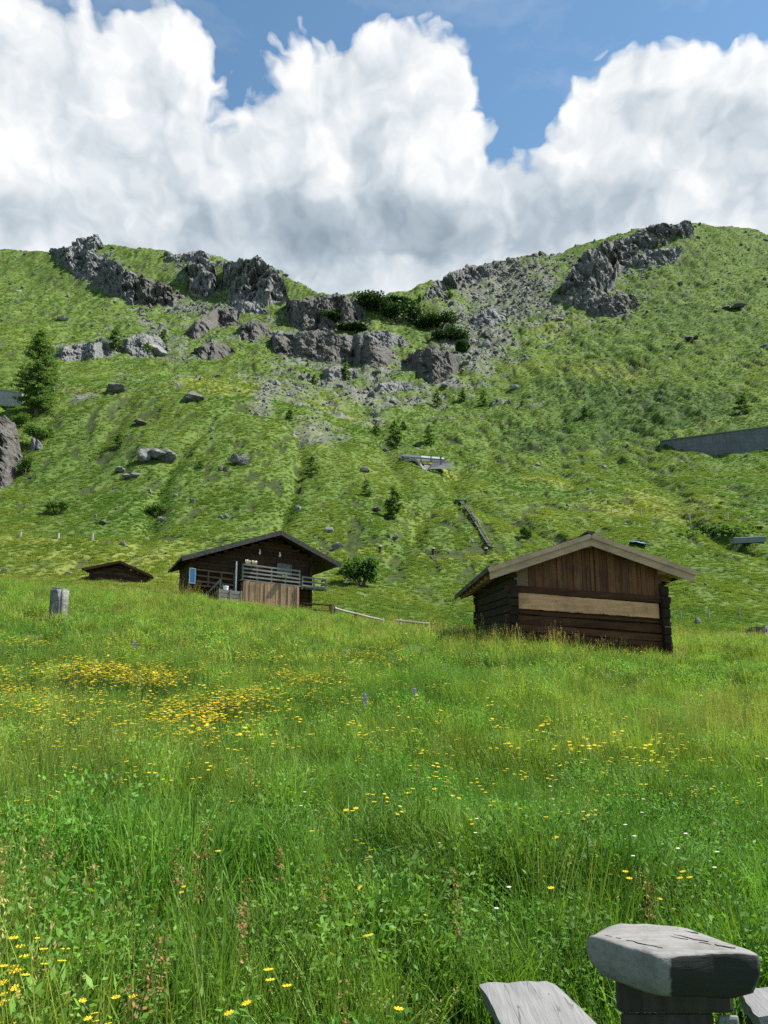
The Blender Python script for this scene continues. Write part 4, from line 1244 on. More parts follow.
retaining_wall('retaining_wall', 'long dark concrete retaining wall set in the slope at right', [661, 675, 690, 705, 720, 740, 768, 800, 840, 880],
               [441.4, 439.5, 437.5, 435.5, 433.6, 431, 427.2, 423, 418, 414], [443, 451, 456.5, 458.6, 459, 455.5, 449, 440, 428, 418], 'concrete_dark')
retaining_wall('retaining_wall', 'short grey concrete wall by the road behind the larch', [-60, -30, 0, 10, 22], [388, 389, 390.5, 391.5, 394], [402, 404, 406, 407, 407], 'concrete', dm=60)

def culvert():
    p = hit(425, 470, dmin=60); d = p.y-.5
    dl = min(hit(401, 461.5, dmin=60).y, d+9); dr = min(hit(450, 468, dmin=60).y, d+5)
    P = lambda px, py, dd=0: at(px, py, float(np.interp(px, [400, 412, 424, 438, 452], [dl, d+(dl-d)*.45, d, d+(dr-d)*.35, dr]))-.4+dd)
    c = P(424, 470)
    root = empty('road_culvert', c, 0, 'small concrete road culvert with steel guard rail on the hillside', 'culvert')
    V = lambda px, py, dd=0: P(px, py, dd)-c
    def slab(nm, quad, th, mat):
        f = MB(); a = [V(*q) for q in quad]; b = [V(q[0], q[1], th) for q in quad]
        f.hexa([a[0], a[1], b[1], b[0], a[3], a[2], b[2], b[3]]); return f.build(nm, M[mat], root)
    slab('deck_edge', [(401, 460.4), (450, 463.4), (450, 460.6), (400, 457.6)], 3.0, 'concrete')
    slab('wing_wall', [(423, 469.5), (426.5, 469.5), (417, 459.6), (411, 457)], .5, 'concrete')
    slab('wing_wall', [(429, 469), (455, 468.5), (447, 463), (433, 462)], .5, 'concrete_dark')
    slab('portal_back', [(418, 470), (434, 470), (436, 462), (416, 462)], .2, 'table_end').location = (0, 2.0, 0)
    slab('inner_wall', [(424.5, 469), (429, 469.3), (430.5, 464), (424, 463.6)], .3, 'concrete').location = (0, .9, 0)
    f = MB(); f.beam(V(402, 455), V(421, 456.6), .08, .3); f.beam(V(421.1, 456.6), V(444, 458.4), .08, .3); f.build('guard_rail', M['steel'], root)
    f = MB()
    f.beam(V(401.5, 456.5, .2), V(445, 459.5, .2), .3, .35); f.build('road_kerb', M['concrete'], root)
    for px in (403, 412, 421, 431, 441):
        y = 454+(px-402)*.086
        f = MB(); a = V(px, y, .12); f.box(a.x-.09, a.x+.09, a.y, a.y+.14, a.z-1.1, a.z+.18); f.build('rail_post', M['concrete_dark'], root)
culvert()

def trough():
    p = hit(748, 543.5, dmin=50); k = p.y/F
    root = empty('water_trough', p+Vector((0, -.6, .25)), R(4), 'long dark water trough on the slope at the right edge', 'trough')
    L = 33*k; h = 2.6*k
    f = MB(-.06); f.box(-L/2, L/2, 0, .07, -.3, h); f.box(-L/2, L/2, .93, 1.0, -.3, h*1.2); f.box(-L/2, -L/2+.07, .07, .93, -.3, h); f.box(L/2-.07, L/2, .07, .93, -.3, h)
    f.build('basin', M['dark_metal'], root)
    f = MB(-.06); f.box(-L/2-.05, L/2+.05, -.06, .08, h+.003, h+.08); f.box(L/2-.1, L/2+.08, .08, 1.0, h+.003, h+.09); f.build('rim', M['steel'], root)
    f = MB(-.06); f.box(-L/2+.08, L/2-.08, .08, .92, h*.6, h*.62); f.build('water', M['dark_metal'], root)
trough()

def tarp():
    p = hit(639, 547, dmin=40); k = p.y/F
    n = 14; v = []; q = []
    for i in range(n):
        for j in range(5):
            x = (i/(n-1)-.5)*17*k; y = (j-2)*.35; z = .45*math.exp(-((x+.6)/1.3)**2)*(1-.3*(j-2)**2/4)+.05+.06*noise3(np.array([[x*2, y*3, 1.0]]), 2)[0]
            v.append((x, y, z))
    for i in range(n-1):
        for j in range(4): a = i*5+j; q.append((a, a+5, a+6, a+1))
    me = np_mesh('blue_tarpaulin', v, [np.array(q)], [M['blue']], smooth=True)
    o = link('blue_tarpaulin', me, None, (p.x, p.y, p.z+.05)); m = o.modifiers.new('cloth', 'SOLIDIFY'); m.thickness = .03
    tag(o, 'crumpled blue tarpaulin on the slope behind the barn roof', 'tarpaulin')
tarp()

# ------------------------------------------------------------------ log table and benches in the foreground
def table():
    ztop = EYE-.85
    top = [(586, 935), (617, 924.5), (677, 926.5), (726, 940), (759, 952.5), (714, 953.5), (664, 957), (648, 953.5), (620, 945), (599, 939)]
    P = [at_z(a, b, ztop) for a, b in top]
    c = sum(P, Vector())/len(P); g = hz(c.x, c.y)
    root = empty('log_table', (c.x, c.y, g), 0, 'rustic slab table of silver grey timber at the bottom right', 'table')
    o = Vector((c.x, c.y, g))
    P = [p-o for p in P]; cc = sum(P, Vector())/len(P)
    rings = []
    for (sc, dz) in ((.55, .005), (.90, .003), (.965, -.001), (.99, -.009), (1.0, -.022), (1.0, -.04), (.97, -.068), (.83, -.105), (.55, -.122)):
        ring = []
        for i, p in enumerate(P):
            q = cc+(p-cc)*sc; q.z = p.z+dz
            if i in (4, 5) and dz < -.03: q = cc+(p-cc)*(1.0-(1-sc)*.55); q.z = p.z+dz*1.05
            ring.append(q)
        rings.append(ring)
    # rounder outline: subdivide each ring
    def fine(r):
        out = []; n = len(r)
        for i in range(n):
            for t in (0, .25, .5, .75):
                p0, p1, p2, p3 = r[i-1], r[i], r[(i+1) % n], r[(i+2) % n]
                lin = p1.lerp(p2, t); cr = .5*((2*p1)+(p2-p0)*t+(2*p0-5*p1+4*p2-p3)*t*t+(3*p1-p0-3*p2+p3)*t**3)
                out.append(lin.lerp(cr, .55))
        return out
    rings = [fine(r) for r in rings]; n = len(rings[0])
    v = [p for r in rings for p in r]; q = []; mi = []
    for i in range(len(rings)-1):
        for k in range(n):
            q.append((i*n+k, (i+1)*n+k, (i+1)*n+(k+1) % n, i*n+(k+1) % n)); mi.append(0)
    v += [rings[0][0].lerp(rings[0][n//2], .5), rings[-1][0].lerp(rings[-1][n//2], .5)]; a = len(v)-2
    t = [(a, k, (k+1) % n) for k in range(n)]+[(a+1, (len(rings)-1)*n+(k+1) % n, (len(rings)-1)*n+k) for k in range(n)]
    # right hand front face (between outline points 4 and 6) has its shade painted into the colour
    mi = [1 if (16 <= (j % n) < 24 and j//n >= 2) else 0 for j in range(len(q))]
    end_shade = np.zeros(len(v))
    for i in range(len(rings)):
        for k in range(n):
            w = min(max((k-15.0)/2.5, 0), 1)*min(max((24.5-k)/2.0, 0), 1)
            end_shade[i*n+k] = w*(0 if i < 2 else (.45 if i == 2 else 1))
    end_shade[-1] = .6
    q = [f[::-1] for f in q]; t = [f[::-1] for f in t]
    v = np.array([p[:] for p in v]); v += np.stack([noise3(v*14, 1), noise3(v*14, 2), noise3(v*11, 3)*.9], 1)*.006+np.stack([noise3(v*37, 1), noise3(v*37, 2), noise3(v*37, 3)], 1)*.0022
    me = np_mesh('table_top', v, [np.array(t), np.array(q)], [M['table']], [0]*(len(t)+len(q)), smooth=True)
    attr(me, 'tone', np.full(len(v), .55)); attr(me, 'end_shade', end_shade)
    bpy.context.view_layer.update()
    tt = link('table_top', me, root)
    md = tt.modifiers.new('edges', 'EDGE_SPLIT'); md.split_angle = R(52)
    # split cracks along the top
    f = MB()
    for (a, b, w) in (((615, 927), (688, 941), .0026), ((636, 927.5), (715, 945), .0016), ((606, 937), (664, 950), .0015), ((668, 929), (700, 935), .0012), ((690, 942), (735, 949.5), .0018)):
        prev = None; m = 11
        for k in range(m+1):
            t = k/m; p = at_z(a[0]+(b[0]-a[0])*t, a[1]+(b[1]-a[1])*t, ztop)-o+Vector((random.uniform(-.004, .004), random.uniform(-.004, .004), .0035))
            if prev is not None and random.random() < .88: f.beam(prev, p, w*math.sin(.3+2.5*t)*random.uniform(.6, 1.2), .003, tone=0)
            prev = p
    f.build('crack', M['table_end'], tt)
    # carrying block
    zb = cc.z-.10
    L = at_z(604, 975, ztop-.14)-o; Rr = at_z(742, 990, ztop-.14)-o
    f = MB()
    x0, x1 = L.x+.02, Rr.x-.01; y0 = min(L.y, Rr.y)+.03; y1 = cc.y+.1
    f.box(x0, x1, y0, y1, zb-.12, zb-.004, tone=.2); f.build('carrying_block', M['stump'], root, bevel=.015)
    f = MB(); f.box(x0+.01, x1-.06, y0+.015, y1-.01, -.25, zb-.124, tone=.4); f.build('stump', M['stump'], root, bevel=.02)
    f = MB(); f.box(x1-.05, x1+.012, y0+.005, y1-.02, -.25, zb-.126, tone=.9); f.build('side_plank', M['bench'], root, bevel=.008)
    BLOCKERS.append((c.x, c.y, .24, .22, 0))

def bench(label, corners, zt, th):
    P = [at_z(a, b, zt) for a, b in corners]
    c = sum(P, Vector())/4; g = hz(c.x, c.y)
    root = empty('log_bench', (c.x, c.y, g), 0, label, 'bench', 'plank benches at the log table')
    o = Vector((c.x, c.y, g)); P = [p-o for p in P]
    # plank as a fine grid so its edges can wander
    nu, nv = 8, 26; v = []; q = []
    for lay in (0, 1):
        for j in range(nv+1):
            for i in range(nu+1):
                s, t = i/nu, j/nv
                A = P[0].lerp(P[1], s); B = P[3].lerp(P[2], s); p = A.lerp(B, t)
                e = (s-.5)*2
                p = p+Vector((.005*noise3(np.array([[t*6, s*2, 1.0]]), 4)[0]*abs(e), 0, .004*noise3(np.array([[s*9, t*2.5, 2.0]]), 5)[0]-.012*max(0, abs(e)-.75)*4*(1 if e > 0 else .2)))
                if lay: p = p+Vector((-.02*e, 0, -th))
                v.append(p)
    n1 = (nu+1)*(nv+1)
    for j in range(nv):
        for i in range(nu):
            a = j*(nu+1)+i
            q.append((a, a+nu+1, a+nu+2, a+1)); q.append((n1+a, n1+a+1, n1+a+nu+2, n1+a+nu+1))
    for j in range(nv):
        a = j*(nu+1); q.append((a, n1+a, n1+a+nu+1, a+nu+1)); b = a+nu; q.append((b, b+nu+1, n1+b+nu+1, n1+b))
    for i in range(nu):
        q.append((i, i+1, n1+i+1, n1+i)); b = nv*(nu+1)+i; q.append((b, n1+b, n1+b+1, b+1))
    me = np_mesh('seat', np.array([p[:] for p in v]), [np.array(q)], [M['bench']], smooth=False)
    attr(me, 'tone', np.full(len(v), .6))
    bm = bmesh.new(); bm.from_mesh(me); bmesh.ops.recalc_face_normals(bm, faces=bm.faces[:]); bm.to_mesh(me); bm.free()
    seat = link('seat', me, root)
    for t in (.2, .82):
        A = P[0].lerp(P[1], .5).lerp(P[3].lerp(P[2], .5), t)
        f = MB(); f.tube([(A.x, A.y, -.3), (A.x, A.y, A.z-th-.004)], [.11, .10], 12, jit=.05); f.build('leg', M['stump'], root)
    BLOCKERS.append((c.x, c.y, .34, .62, .25))
table()
bench('silver grey plank bench left of the slab table at the bottom edge', [(479, 983), (556, 981), (640, 1062), (524, 1064)], EYE-1.13, .07)
bench('grey plank bench of which a corner shows right of the slab table', [(737, 989), (800, 985), (860, 1010), (757, 1016)], EYE-1.13, .07)

# ------------------------------------------------------------------ trees and shrubs
def conifer(px, py, hpx, wpx, label, cat='larch', group='young larches on the slope', nb=None, seed=0, mat='larch', dmin=45, leaf=None, dens=1.0, name='larch_tree', bare=.06):
    p = hit(px, py, dmin=dmin); k = p.y/F
    H = hpx*k; W = wpx*k*.5
    rng = np.random.default_rng(seed+int(px*3+py))
    root = empty(name, p, 0, label, cat, group)
    f = MB(); b = rng.normal(0, .02*H, 2)
    f.tube([(0, 0, -.3), (b[0]*.3, 0, H*.3), (b[0], b[1], H*.65), (b[0]*.8, b[1], H*.97)], [H*.022, H*.017, H*.010, H*.003], 8, jit=.06)
    n = nb or int(26+hpx*1.1)
    C = []
    for i in range(n):
        t = bare+(1-bare)*(i+rng.uniform(0, 1))/n
        prof = (1-t)**.55*(.55+.45*min(1, t/.40))
        L = W*prof*rng.uniform(.6, 1.12)+.03*W
        a = rng.uniform(0, 2*math.pi); z0 = H*t
        droop = rng.uniform(-.12, .28)
        m = max(6, int(20*prof*dens*(1+hpx/40)))
        tip = np.array([math.cos(a)*L, math.sin(a)*L, z0+L*(droop-.1)])
        base = np.array([b[0]*t, b[1]*t, z0])
        f.tube([base, base*.5+tip*.5+np.array([0, 0, -.02*L]), tip], [H*.006*(1-t)+.005, H*.004*(1-t)+.004, .003], 4, caps=False)
        s = rng.uniform(.15, 1.03, m)**.8
        pts = base+(tip-base)*s[:, None]
        pts += rng.normal(0, 1, (m, 3))*np.array([.10, .10, .055])*(W*.42+.25*L*.3)
        C.append(pts)
    f.build('trunk', M['trunk'], root)
    C = np.concatenate(C)
    ls = leaf or max(.75*k, .036*H)
    v, q = leaves(rng, C, ls, .55, .42)
    v2, q2 = leaves(rng, C+rng.normal(0, ls*.6, C.shape), ls*.8, .5, .38)
    link('crown', np_mesh('crown', np.concatenate([v, v2]), [np.concatenate([q, q2+len(v)])], [M[mat]]), root)

conifer(36, 417, 94, 60, 'tall dark larch standing alone on the left spur', nb=240, group=None, seed=1, dens=1.35, bare=.06, leaf=.20)
YOUNG = [(393, 518, 31, 20, 'solitary young larch on the slope above the hut roof'), (366, 497, 18, 13, 'small larch up left of the solitary one'),
         (312, 478, 22, 17, 'bushy round topped young larch on the open slope'), (394, 449, 29, 18, 'tallest of the young larches by the road culvert'),
         (376, 437, 15, 10, 'small larch left of the tallest one by the culvert'), (430, 446, 22, 15, 'young larch right of the tallest one by the culvert'),
         (346, 381, 19, 13, 'young larch in the gravel under the central ledges'), (314, 385, 11, 9, 'stubby larch left of the one under the ledges'),
         (115, 352, 25, 17, 'young larch in the rubble left of the pale boulder'), (163, 348, 20, 11, 'slim young larch above the big pale boulder'),
         (147, 356, 14, 12, 'short larch between the two young ones in the rubble'), (437, 409, 17, 11, 'pale young larch low in the central gully'),
         (483, 407, 18, 13, 'pale young larch under the right scree'), (462, 402, 13, 11, 'wispy larch left of the one under the scree'),
         (402, 306, 6, 5, 'tiny larch on the skyline of the saddle'), (411, 307, 7, 4, 'thin larch on the skyline right of the tiny one'),
         (420, 305, 8, 4, 'thin larch on the skyline nearest the right ridge'), (340, 318, 11, 11, 'bright green larch on the central bluff'),
         (450, 300, 8, 7, 'small larch at the edge of the right scree'), (200, 470, 9, 8, 'tiny larch sprout right of the dark jagged outcrop'),
         (120, 446, 14, 14, 'low larch bush left above the dark jagged outcrop'), (585, 418, 11, 9, 'small larch at the edge of the dark terraces'),
         (745, 415, 24, 22, 'bushy larch above the concrete retaining wall'), (290, 420, 10, 9, 'small larch by the tongue of pale scree'),
         (403, 430, 9, 8, 'little larch in the gap right of the tallest one')]
for (px, py, h, w, lab) in YOUNG:
    conifer(px, py, h*1.05, w*1.3, lab, dens=1.7)

def bush(px, py, wpx, hpx, label, mat='shrub', n=700, leaf=None, cat='bush', name='leafy_bush', stems=True, group=None, dmin=36, seed=0):
    p = hit(px, py, dmin=dmin); k = p.y/F
    W, H = wpx*k*.5, hpx*k
    rng = np.random.default_rng(int(px*5+py)+seed)
    root = empty(name, p, 0, label, cat, group)
    m = 9; n = int(n*1.7)
    cc = np.stack([rng.uniform(-.62, .62, m)*W, rng.uniform(-.5, .5, m)*W, rng.uniform(.35, .78, m)*H], 1)
    i = rng.integers(0, m, n)
    d = rng.normal(size=(n, 3)); d /= np.linalg.norm(d, axis=1)[:, None]
    pts = cc[i]+d*np.array([W*.40, W*.40, H*.30])*rng.uniform(.35, 1.08, (n, 1))
    pts[:, 2] = np.maximum(pts[:, 2], .04*H)
    v, q = leaves(rng, pts, leaf or max(1.1*k, .06*H), .8, .55)
    link('foliage', np_mesh('foliage', v, [q], [M[mat]]), root)
    if stems:
        f = MB()
        for c in cc: f.tube([(c[0]*.15, c[1]*.15, -.2), tuple(c*np.array([.6, .6, .5])), tuple(c)], [.03*H, .02*H, .008*H], 5, caps=False)
        f.build('stem', M['trunk'], root)
    return root
bush(360, 586, 38, 30, 'round leafy bush on the bank right of the hut', n=1500)
bush(155, 518, 28, 14, 'dark low shrub on the slope above the hay shed', n=800)
bush(58, 514, 32, 12, 'flat dark shrub on the slope at the left', n=800)
bush(38, 441, 34, 20, 'light green bush under the tall larch', n=1000, mat='larch')
bush(20, 428, 26, 14, 'bush on top of the tall left edge outcrop', n=700)
bush(527, 540, 16, 12, 'dark green bush right of the stone edged drain', n=500)
bush(24, 476, 24, 20, 'green scrub at the foot of the left edge outcrop', n=600)
bush(345, 577, 18, 8, 'small bush tucked against the right eave of the hut', n=350)
for (px, py, w, h, lab) in [(372, 312, 62, 15, 'dark dwarf pine mat on the crown of the central bluff'), (404, 322, 64, 20, 'broad dark dwarf pine mat right of the bluff crown'), (436, 332, 56, 16, 'dark dwarf pine mat in the middle of the right bluff flank'),
                            (452, 342, 44, 16, 'dark dwarf pine mat low on the right bluff flank'), (462, 353, 22, 12, 'small dark dwarf pine mat beside the slanting slabs'), (330, 326, 44, 12, 'dark dwarf pine mat among the rocks of the bluff'),
                            (352, 332, 40, 8, 'thin dwarf pine strip above the dark ledges'), (400, 308, 40, 8, 'dwarf pine along the skyline right of the bluff')]:
    bush(px, py, w, h, lab, 'dwarf_pine', 1500, cat='dwarf pine', name='dwarf_pine', group='dwarf pines on the central bluff', dmin=100, leaf=.62)

# dock plants with big dark leaves behind the barn
def dock_patch():
    rng = np.random.default_rng(3)
    px = np.concatenate([rng.normal(722, 11, 260), rng.normal(700, 12, 70), rng.normal(745, 6, 60)]); py = np.concatenate([rng.normal(533, 3.2, 260), rng.normal(534, 2, 70), rng.normal(531, 2, 60)])
    x, y, z = hits(px, py, dmin=50)
    c = np.stack([x, y, z+rng.uniform(.15, .5, len(x))], 1)
    v, q = leaves(rng, c, .34, .35, .6)
    o = link('dock_plants', np_mesh('dock_plants', v, [q], [M['shrub']]))
    tag(o, 'patch of broad dark leaved plants on the slope right of the barn ridge', 'plants', kind='stuff')
dock_patch()

# ------------------------------------------------------------------ meadow grass
def lay_grass():
    X = []; Y = []; S = []; FARF = []
    for (d0, d1, dens, far) in ((1.7, 5, 85, 0), (5, 9, 75, 0), (9, 15, 50, 0), (15, 36, 18, 1)):
        x, y = grass_points(d0, d1, dens)
        X.append(x); Y.append(y); FARF.append(np.full(len(x), far))
    x = np.concatenate(X); y = np.concatenate(Y); far = np.concatenate(FARF)
    gap = fbm2(x/.55, y/.55, 2, 75)+.5*fbm2(x/1.8, y/1.8, 2, 76)      # sward opens and closes
    k = RNG.uniform(size=len(x)) < .22+.78*sstep(-.30, .12, gap)
    x, y, far = x[k], y[k], far[k]
    z = height(x, y)
    px, py = proj(x, y, z+.3)
    n = len(x)
    nz = fbm2(x/1.6, y/1.6, 3, 71); nb = fbm2(x/5, y/5, 3, 72); ns = fbm2(x/.8, y/.8, 2, 73)
    kind = np.zeros(n, int)
    kind[(nz > .02) | (RNG.uniform(size=n) < .25+.35*sstep(700, 880, py))] = 1
    herbp = .25+.5*sstep(.0, .3, ns)+.2*sstep(740, 900, py)
    kind[RNG.uniform(size=n) < herbp*.75] = 2
    seedp = np.clip(.025+.5*ell(px, py, 715, 725, 70, 22)+.35*ell(px, py, 560, 640, 130, 16)+.14*sstep(680, 600, py)+.08*sstep(.1, .4, nb), 0, .6)
    kind[RNG.uniform(size=n) < seedp] = 3
    pick = kind*2+RNG.integers(0, 2, n)
    h = (1+.55*nb+.75*nz+.35*ns)*RNG.uniform(.7, 1.25, n)
    h = np.clip(h, .35, 1.9)
    h = np.where(kind == 3, h*RNG.uniform(.65, 1.0, n), h)
    h *= np.where(y > 20, .85, 1)
    lush = sstep(.05, .4, nb)
    tall = np.maximum(ell(px, py, 420, 690, 60, 28), np.maximum(ell(px, py, 590, 850, 50, 34), ell(px, py, 120, 850, 150, 70)*.7))
    h *= 1+.35*tall
    scl = np.stack([RNG.uniform(.8, 1.25, n)]*2+[h], 1)
    rot = np.stack([RNG.normal(0, .13, n), RNG.normal(0, .13, n), RNG.uniform(0, 6.28, n)], 1)
    g = RNG.uniform(.6, 1.4, n)*(1+.5*ns)
    warm = np.clip(.42+1.1*nb+.7*nz+.9*(sstep(860, 640, py)-.5)*.75-.5*tall, 0, 1)
    cool = np.array([.84, .98, .70]); wrm = np.array([1.6, 1.28, 1.08])
    tint = (cool+(wrm-cool)*warm[:, None])*g[:, None]
    for f, coll, nm in ((0, CL_NEAR, 'meadow_grass'), (1, CL_FAR, 'brow_grass')):
        m = far == f
        o = scatter(nm, np.stack([x, y, z-.02], 1)[m], rot[m], scl[m], pick[m], tint[m], coll)
        tag(o, ['tall lush meadow grass and herbs filling the foreground', 'finer paler grass on the brow of the meadow'][f], 'grass')
lay_grass()

def hill_clumps():
    rng = np.random.default_rng(9); out = []
    for k in range(3):
        b = blades(rng, 130, .42, .12, .34, .05, .9, 2)
        out.append(proto('tussock_a_%d' % k, [(*b, 0)], [M['tussock']]))
    for k in range(2):
        n = 150
        c = np.stack([rng.normal(0, .26, n), rng.normal(0, .26, n), np.abs(rng.normal(.12, .09, n))], 1)
        lv, lq = leaves(rng, c, .06, .5, .5)
        out.append(proto('tussock_b_%d' % k, [(lv, lq, None, 0)], [M['tussock']]))
    return protocol('tussock', out)
CL_HILL = hill_clumps()

def lay_hill():
    X = []; Y = []; K = []
    for (d0, d1, dens, sc) in ((36, 62, 12, .5), (62, 100, 9, .52), (100, 160, 5.5, .6), (160, 260, 3.0, .68), (260, 440, 1.0, .95)):
        x, y = grass_points(d0, d1, dens, .60, 3)
        X.append(x); Y.append(y); K.append(np.full(len(x), sc))
    x = np.concatenate(X); y = np.concatenate(Y); sc = np.concatenate(K)
    z, scree, dry, dark, px, py = height(x, y, True)
    n1 = fbm2(x/2.6, y/8, 3, 81); n2 = fbm2(x/12, y/28, 3, 82); n3 = fbm2(x/1.2, y/3.6, 2, 83)
    patch = sstep(-.25, .15, n1+.4*n3)                     # tussocks thin out to show the turf between
    keep = (RNG.uniform(size=len(x)) > np.maximum(scree*.97, .92*earth(x, y))) & (RNG.uniform(size=len(x)) < .6+.4*patch)
    # the foot track and cable strip stay mown
    x, y, z, sc, dry, dark, n1, n2, py = [a[keep] for a in (x, y, z, sc, dry, dark, n1, n2, py)]
    n = len(x)
    n4 = fbm2(x/45, y/45, 3, 84)
    warm = np.clip(.42+1.0*n2+.5*n1+.8*n4+.5*dry-.8*dark, 0, 1)
    cool = np.array([.60, .83, .66]); wrm = np.array([1.30, 1.15, .95])
    tint = (cool+(wrm-cool)*warm[:, None])*RNG.uniform(.78, 1.2, n)[:, None]*(1-.26*dark)[:, None]
    s = sc*RNG.uniform(.7, 1.3, n)
    hgt = s*np.where(y > 100, .75, 1.0)*np.clip(1+.9*n1, .4, 1.8)
    scl = np.stack([s, s, hgt], 1)
    rot = np.stack([RNG.normal(.0, .12, n), RNG.normal(0, .12, n), RNG.uniform(0, 6.28, n)], 1)
    pick = np.where(RNG.uniform(size=n) < .6, RNG.integers(0, 3, n), 3+RNG.integers(0, 2, n))
    P = np.stack([x, y, z-.03], 1); fr = np.array(FRINGE); m = len(fr)
    P = np.concatenate([P, fr]); q = RNG.uniform(.5, 1.1, m)
    rot = np.concatenate([rot, np.stack([q*0, q*0, RNG.uniform(0, 6.28, m)], 1)]); scl = np.concatenate([scl, np.stack([q*.8, q*.8, q*1.3], 1)])
    pick = np.concatenate([pick, RNG.integers(0, 3, m)]); tint = np.concatenate([tint, tint[:m]])
    o = scatter('hillside_grass', P, rot, scl, pick, tint, CL_HILL)
    tag(o, 'tussocky alpine grass covering the mountain slope', 'grass')
lay_hill()

def lay_scree():
    w = ZONE[..., 0]
    yy = TERR[..., 1]
    w = np.where((yy > 95) & (TPX > -60) & (TPX < 830), w**1.5, 0)+np.where((yy > 55) & (TPX > -60) & (TPX < 830), .030+.09*sstep(.05, .3, fbm2(TERR[..., 0]/16, yy/16, 3, 95)), 0)
    dy = np.gradient(yy, axis=0); dx = np.gradient(TERR[..., 0], axis=1)
    p = (w*dx*dy*(1+.6*(fbm2(TERR[..., 0]/12, yy/12, 2, 91) > .05))).ravel(); p /= p.sum()
    n = 23000
    i = RNG.choice(len(p), n, p=p)
    P = TERR.reshape(-1, 3)[i].copy()
    P[:, 0] += RNG.normal(0, .5, n); P[:, 1] += RNG.normal(0, .6, n); P[:, 2] = height(P[:, 0], P[:, 1])
    s = np.clip(RNG.lognormal(-1.05, .55, n), .12, 2.2)*np.clip(P[:, 1]/300, .45, 1.4)
    objs = []
    for k in range(6):
        v, f = block(2, 900+k, 11, .08)
        objs.append(bpy.data.objects.new('scree_stone_%d' % k, np_mesh('scree_stone_%d' % k, v, [f], [M['rock'] if k < 4 else M['rock_dark']])))
    rot = RNG.uniform(0, 6.28, (n, 3)); scl = np.stack([s*RNG.uniform(.7, 1.3, n), s*RNG.uniform(.7, 1.3, n), s*RNG.uniform(.5, .9, n)], 1)
    o = scatter('scree', P+np.array([0, 0, .1]), rot, scl, RNG.integers(0, 6, n), np.ones((n, 3)), protocol('scree_stones', objs))
    tag(o, 'grey scree and loose stones lying on the upper slopes', 'scree')
lay_scree()

# ------------------------------------------------------------------ flowers
def flower_mesh(name, rng, heads, h, r, petal, kind='disc'):
    pieces = []; up = []
    b = blades(rng, 3, .04, h*.7, h*.95, .004, .25)
    pieces.append((*b, 0))
    pts = []; qs = []; n = 0
    for i in range(heads):
        a = rng.uniform(0, 6.28); c = np.array([math.cos(a)*.05*(i > 0), math.sin(a)*.05*(i > 0), h*rng.uniform(.86, 1.04)])
        st = np.array([[c[0]*.2-.0018, c[1]*.2, 0], [c[0]*.2+.0018, c[1]*.2, 0], [c[0]+.0018, c[1], c[2]], [c[0]-.0018, c[1], c[2]]])
        pieces.append((st, np.array([[0, 1, 2, 3]]), None, 0))
        if kind == 'disc':
            m = 8; v = [c+np.array([0, 0, .004])]; t = []
            for k in range(m):
                f = 6.283*k/m
                for q, rr in ((-.28, .75), (0, 1), (.28, .75)):
                    v.append(c+np.array([math.cos(f+q)*r*rr, math.sin(f+q)*r*rr, r*.28*rr]))
                j = 1+3*k; t += [[0, j, j+1], [0, j+1, j+2]]
            pieces.append((np.array(v), None, np.array(t), 1))
        else:
            cc = np.stack([rng.normal(0, r*.4, 60), rng.normal(0, r*.4, 60), c[2]-rng.uniform(0, h*.28, 60)], 1)+np.array([c[0], c[1], 0])
            lv, lq = leaves(rng, cc, r*.24, 1, .6); pieces.append((lv, lq, None, 1))
    return assemble(name, pieces, [M['stem'], M[petal]])

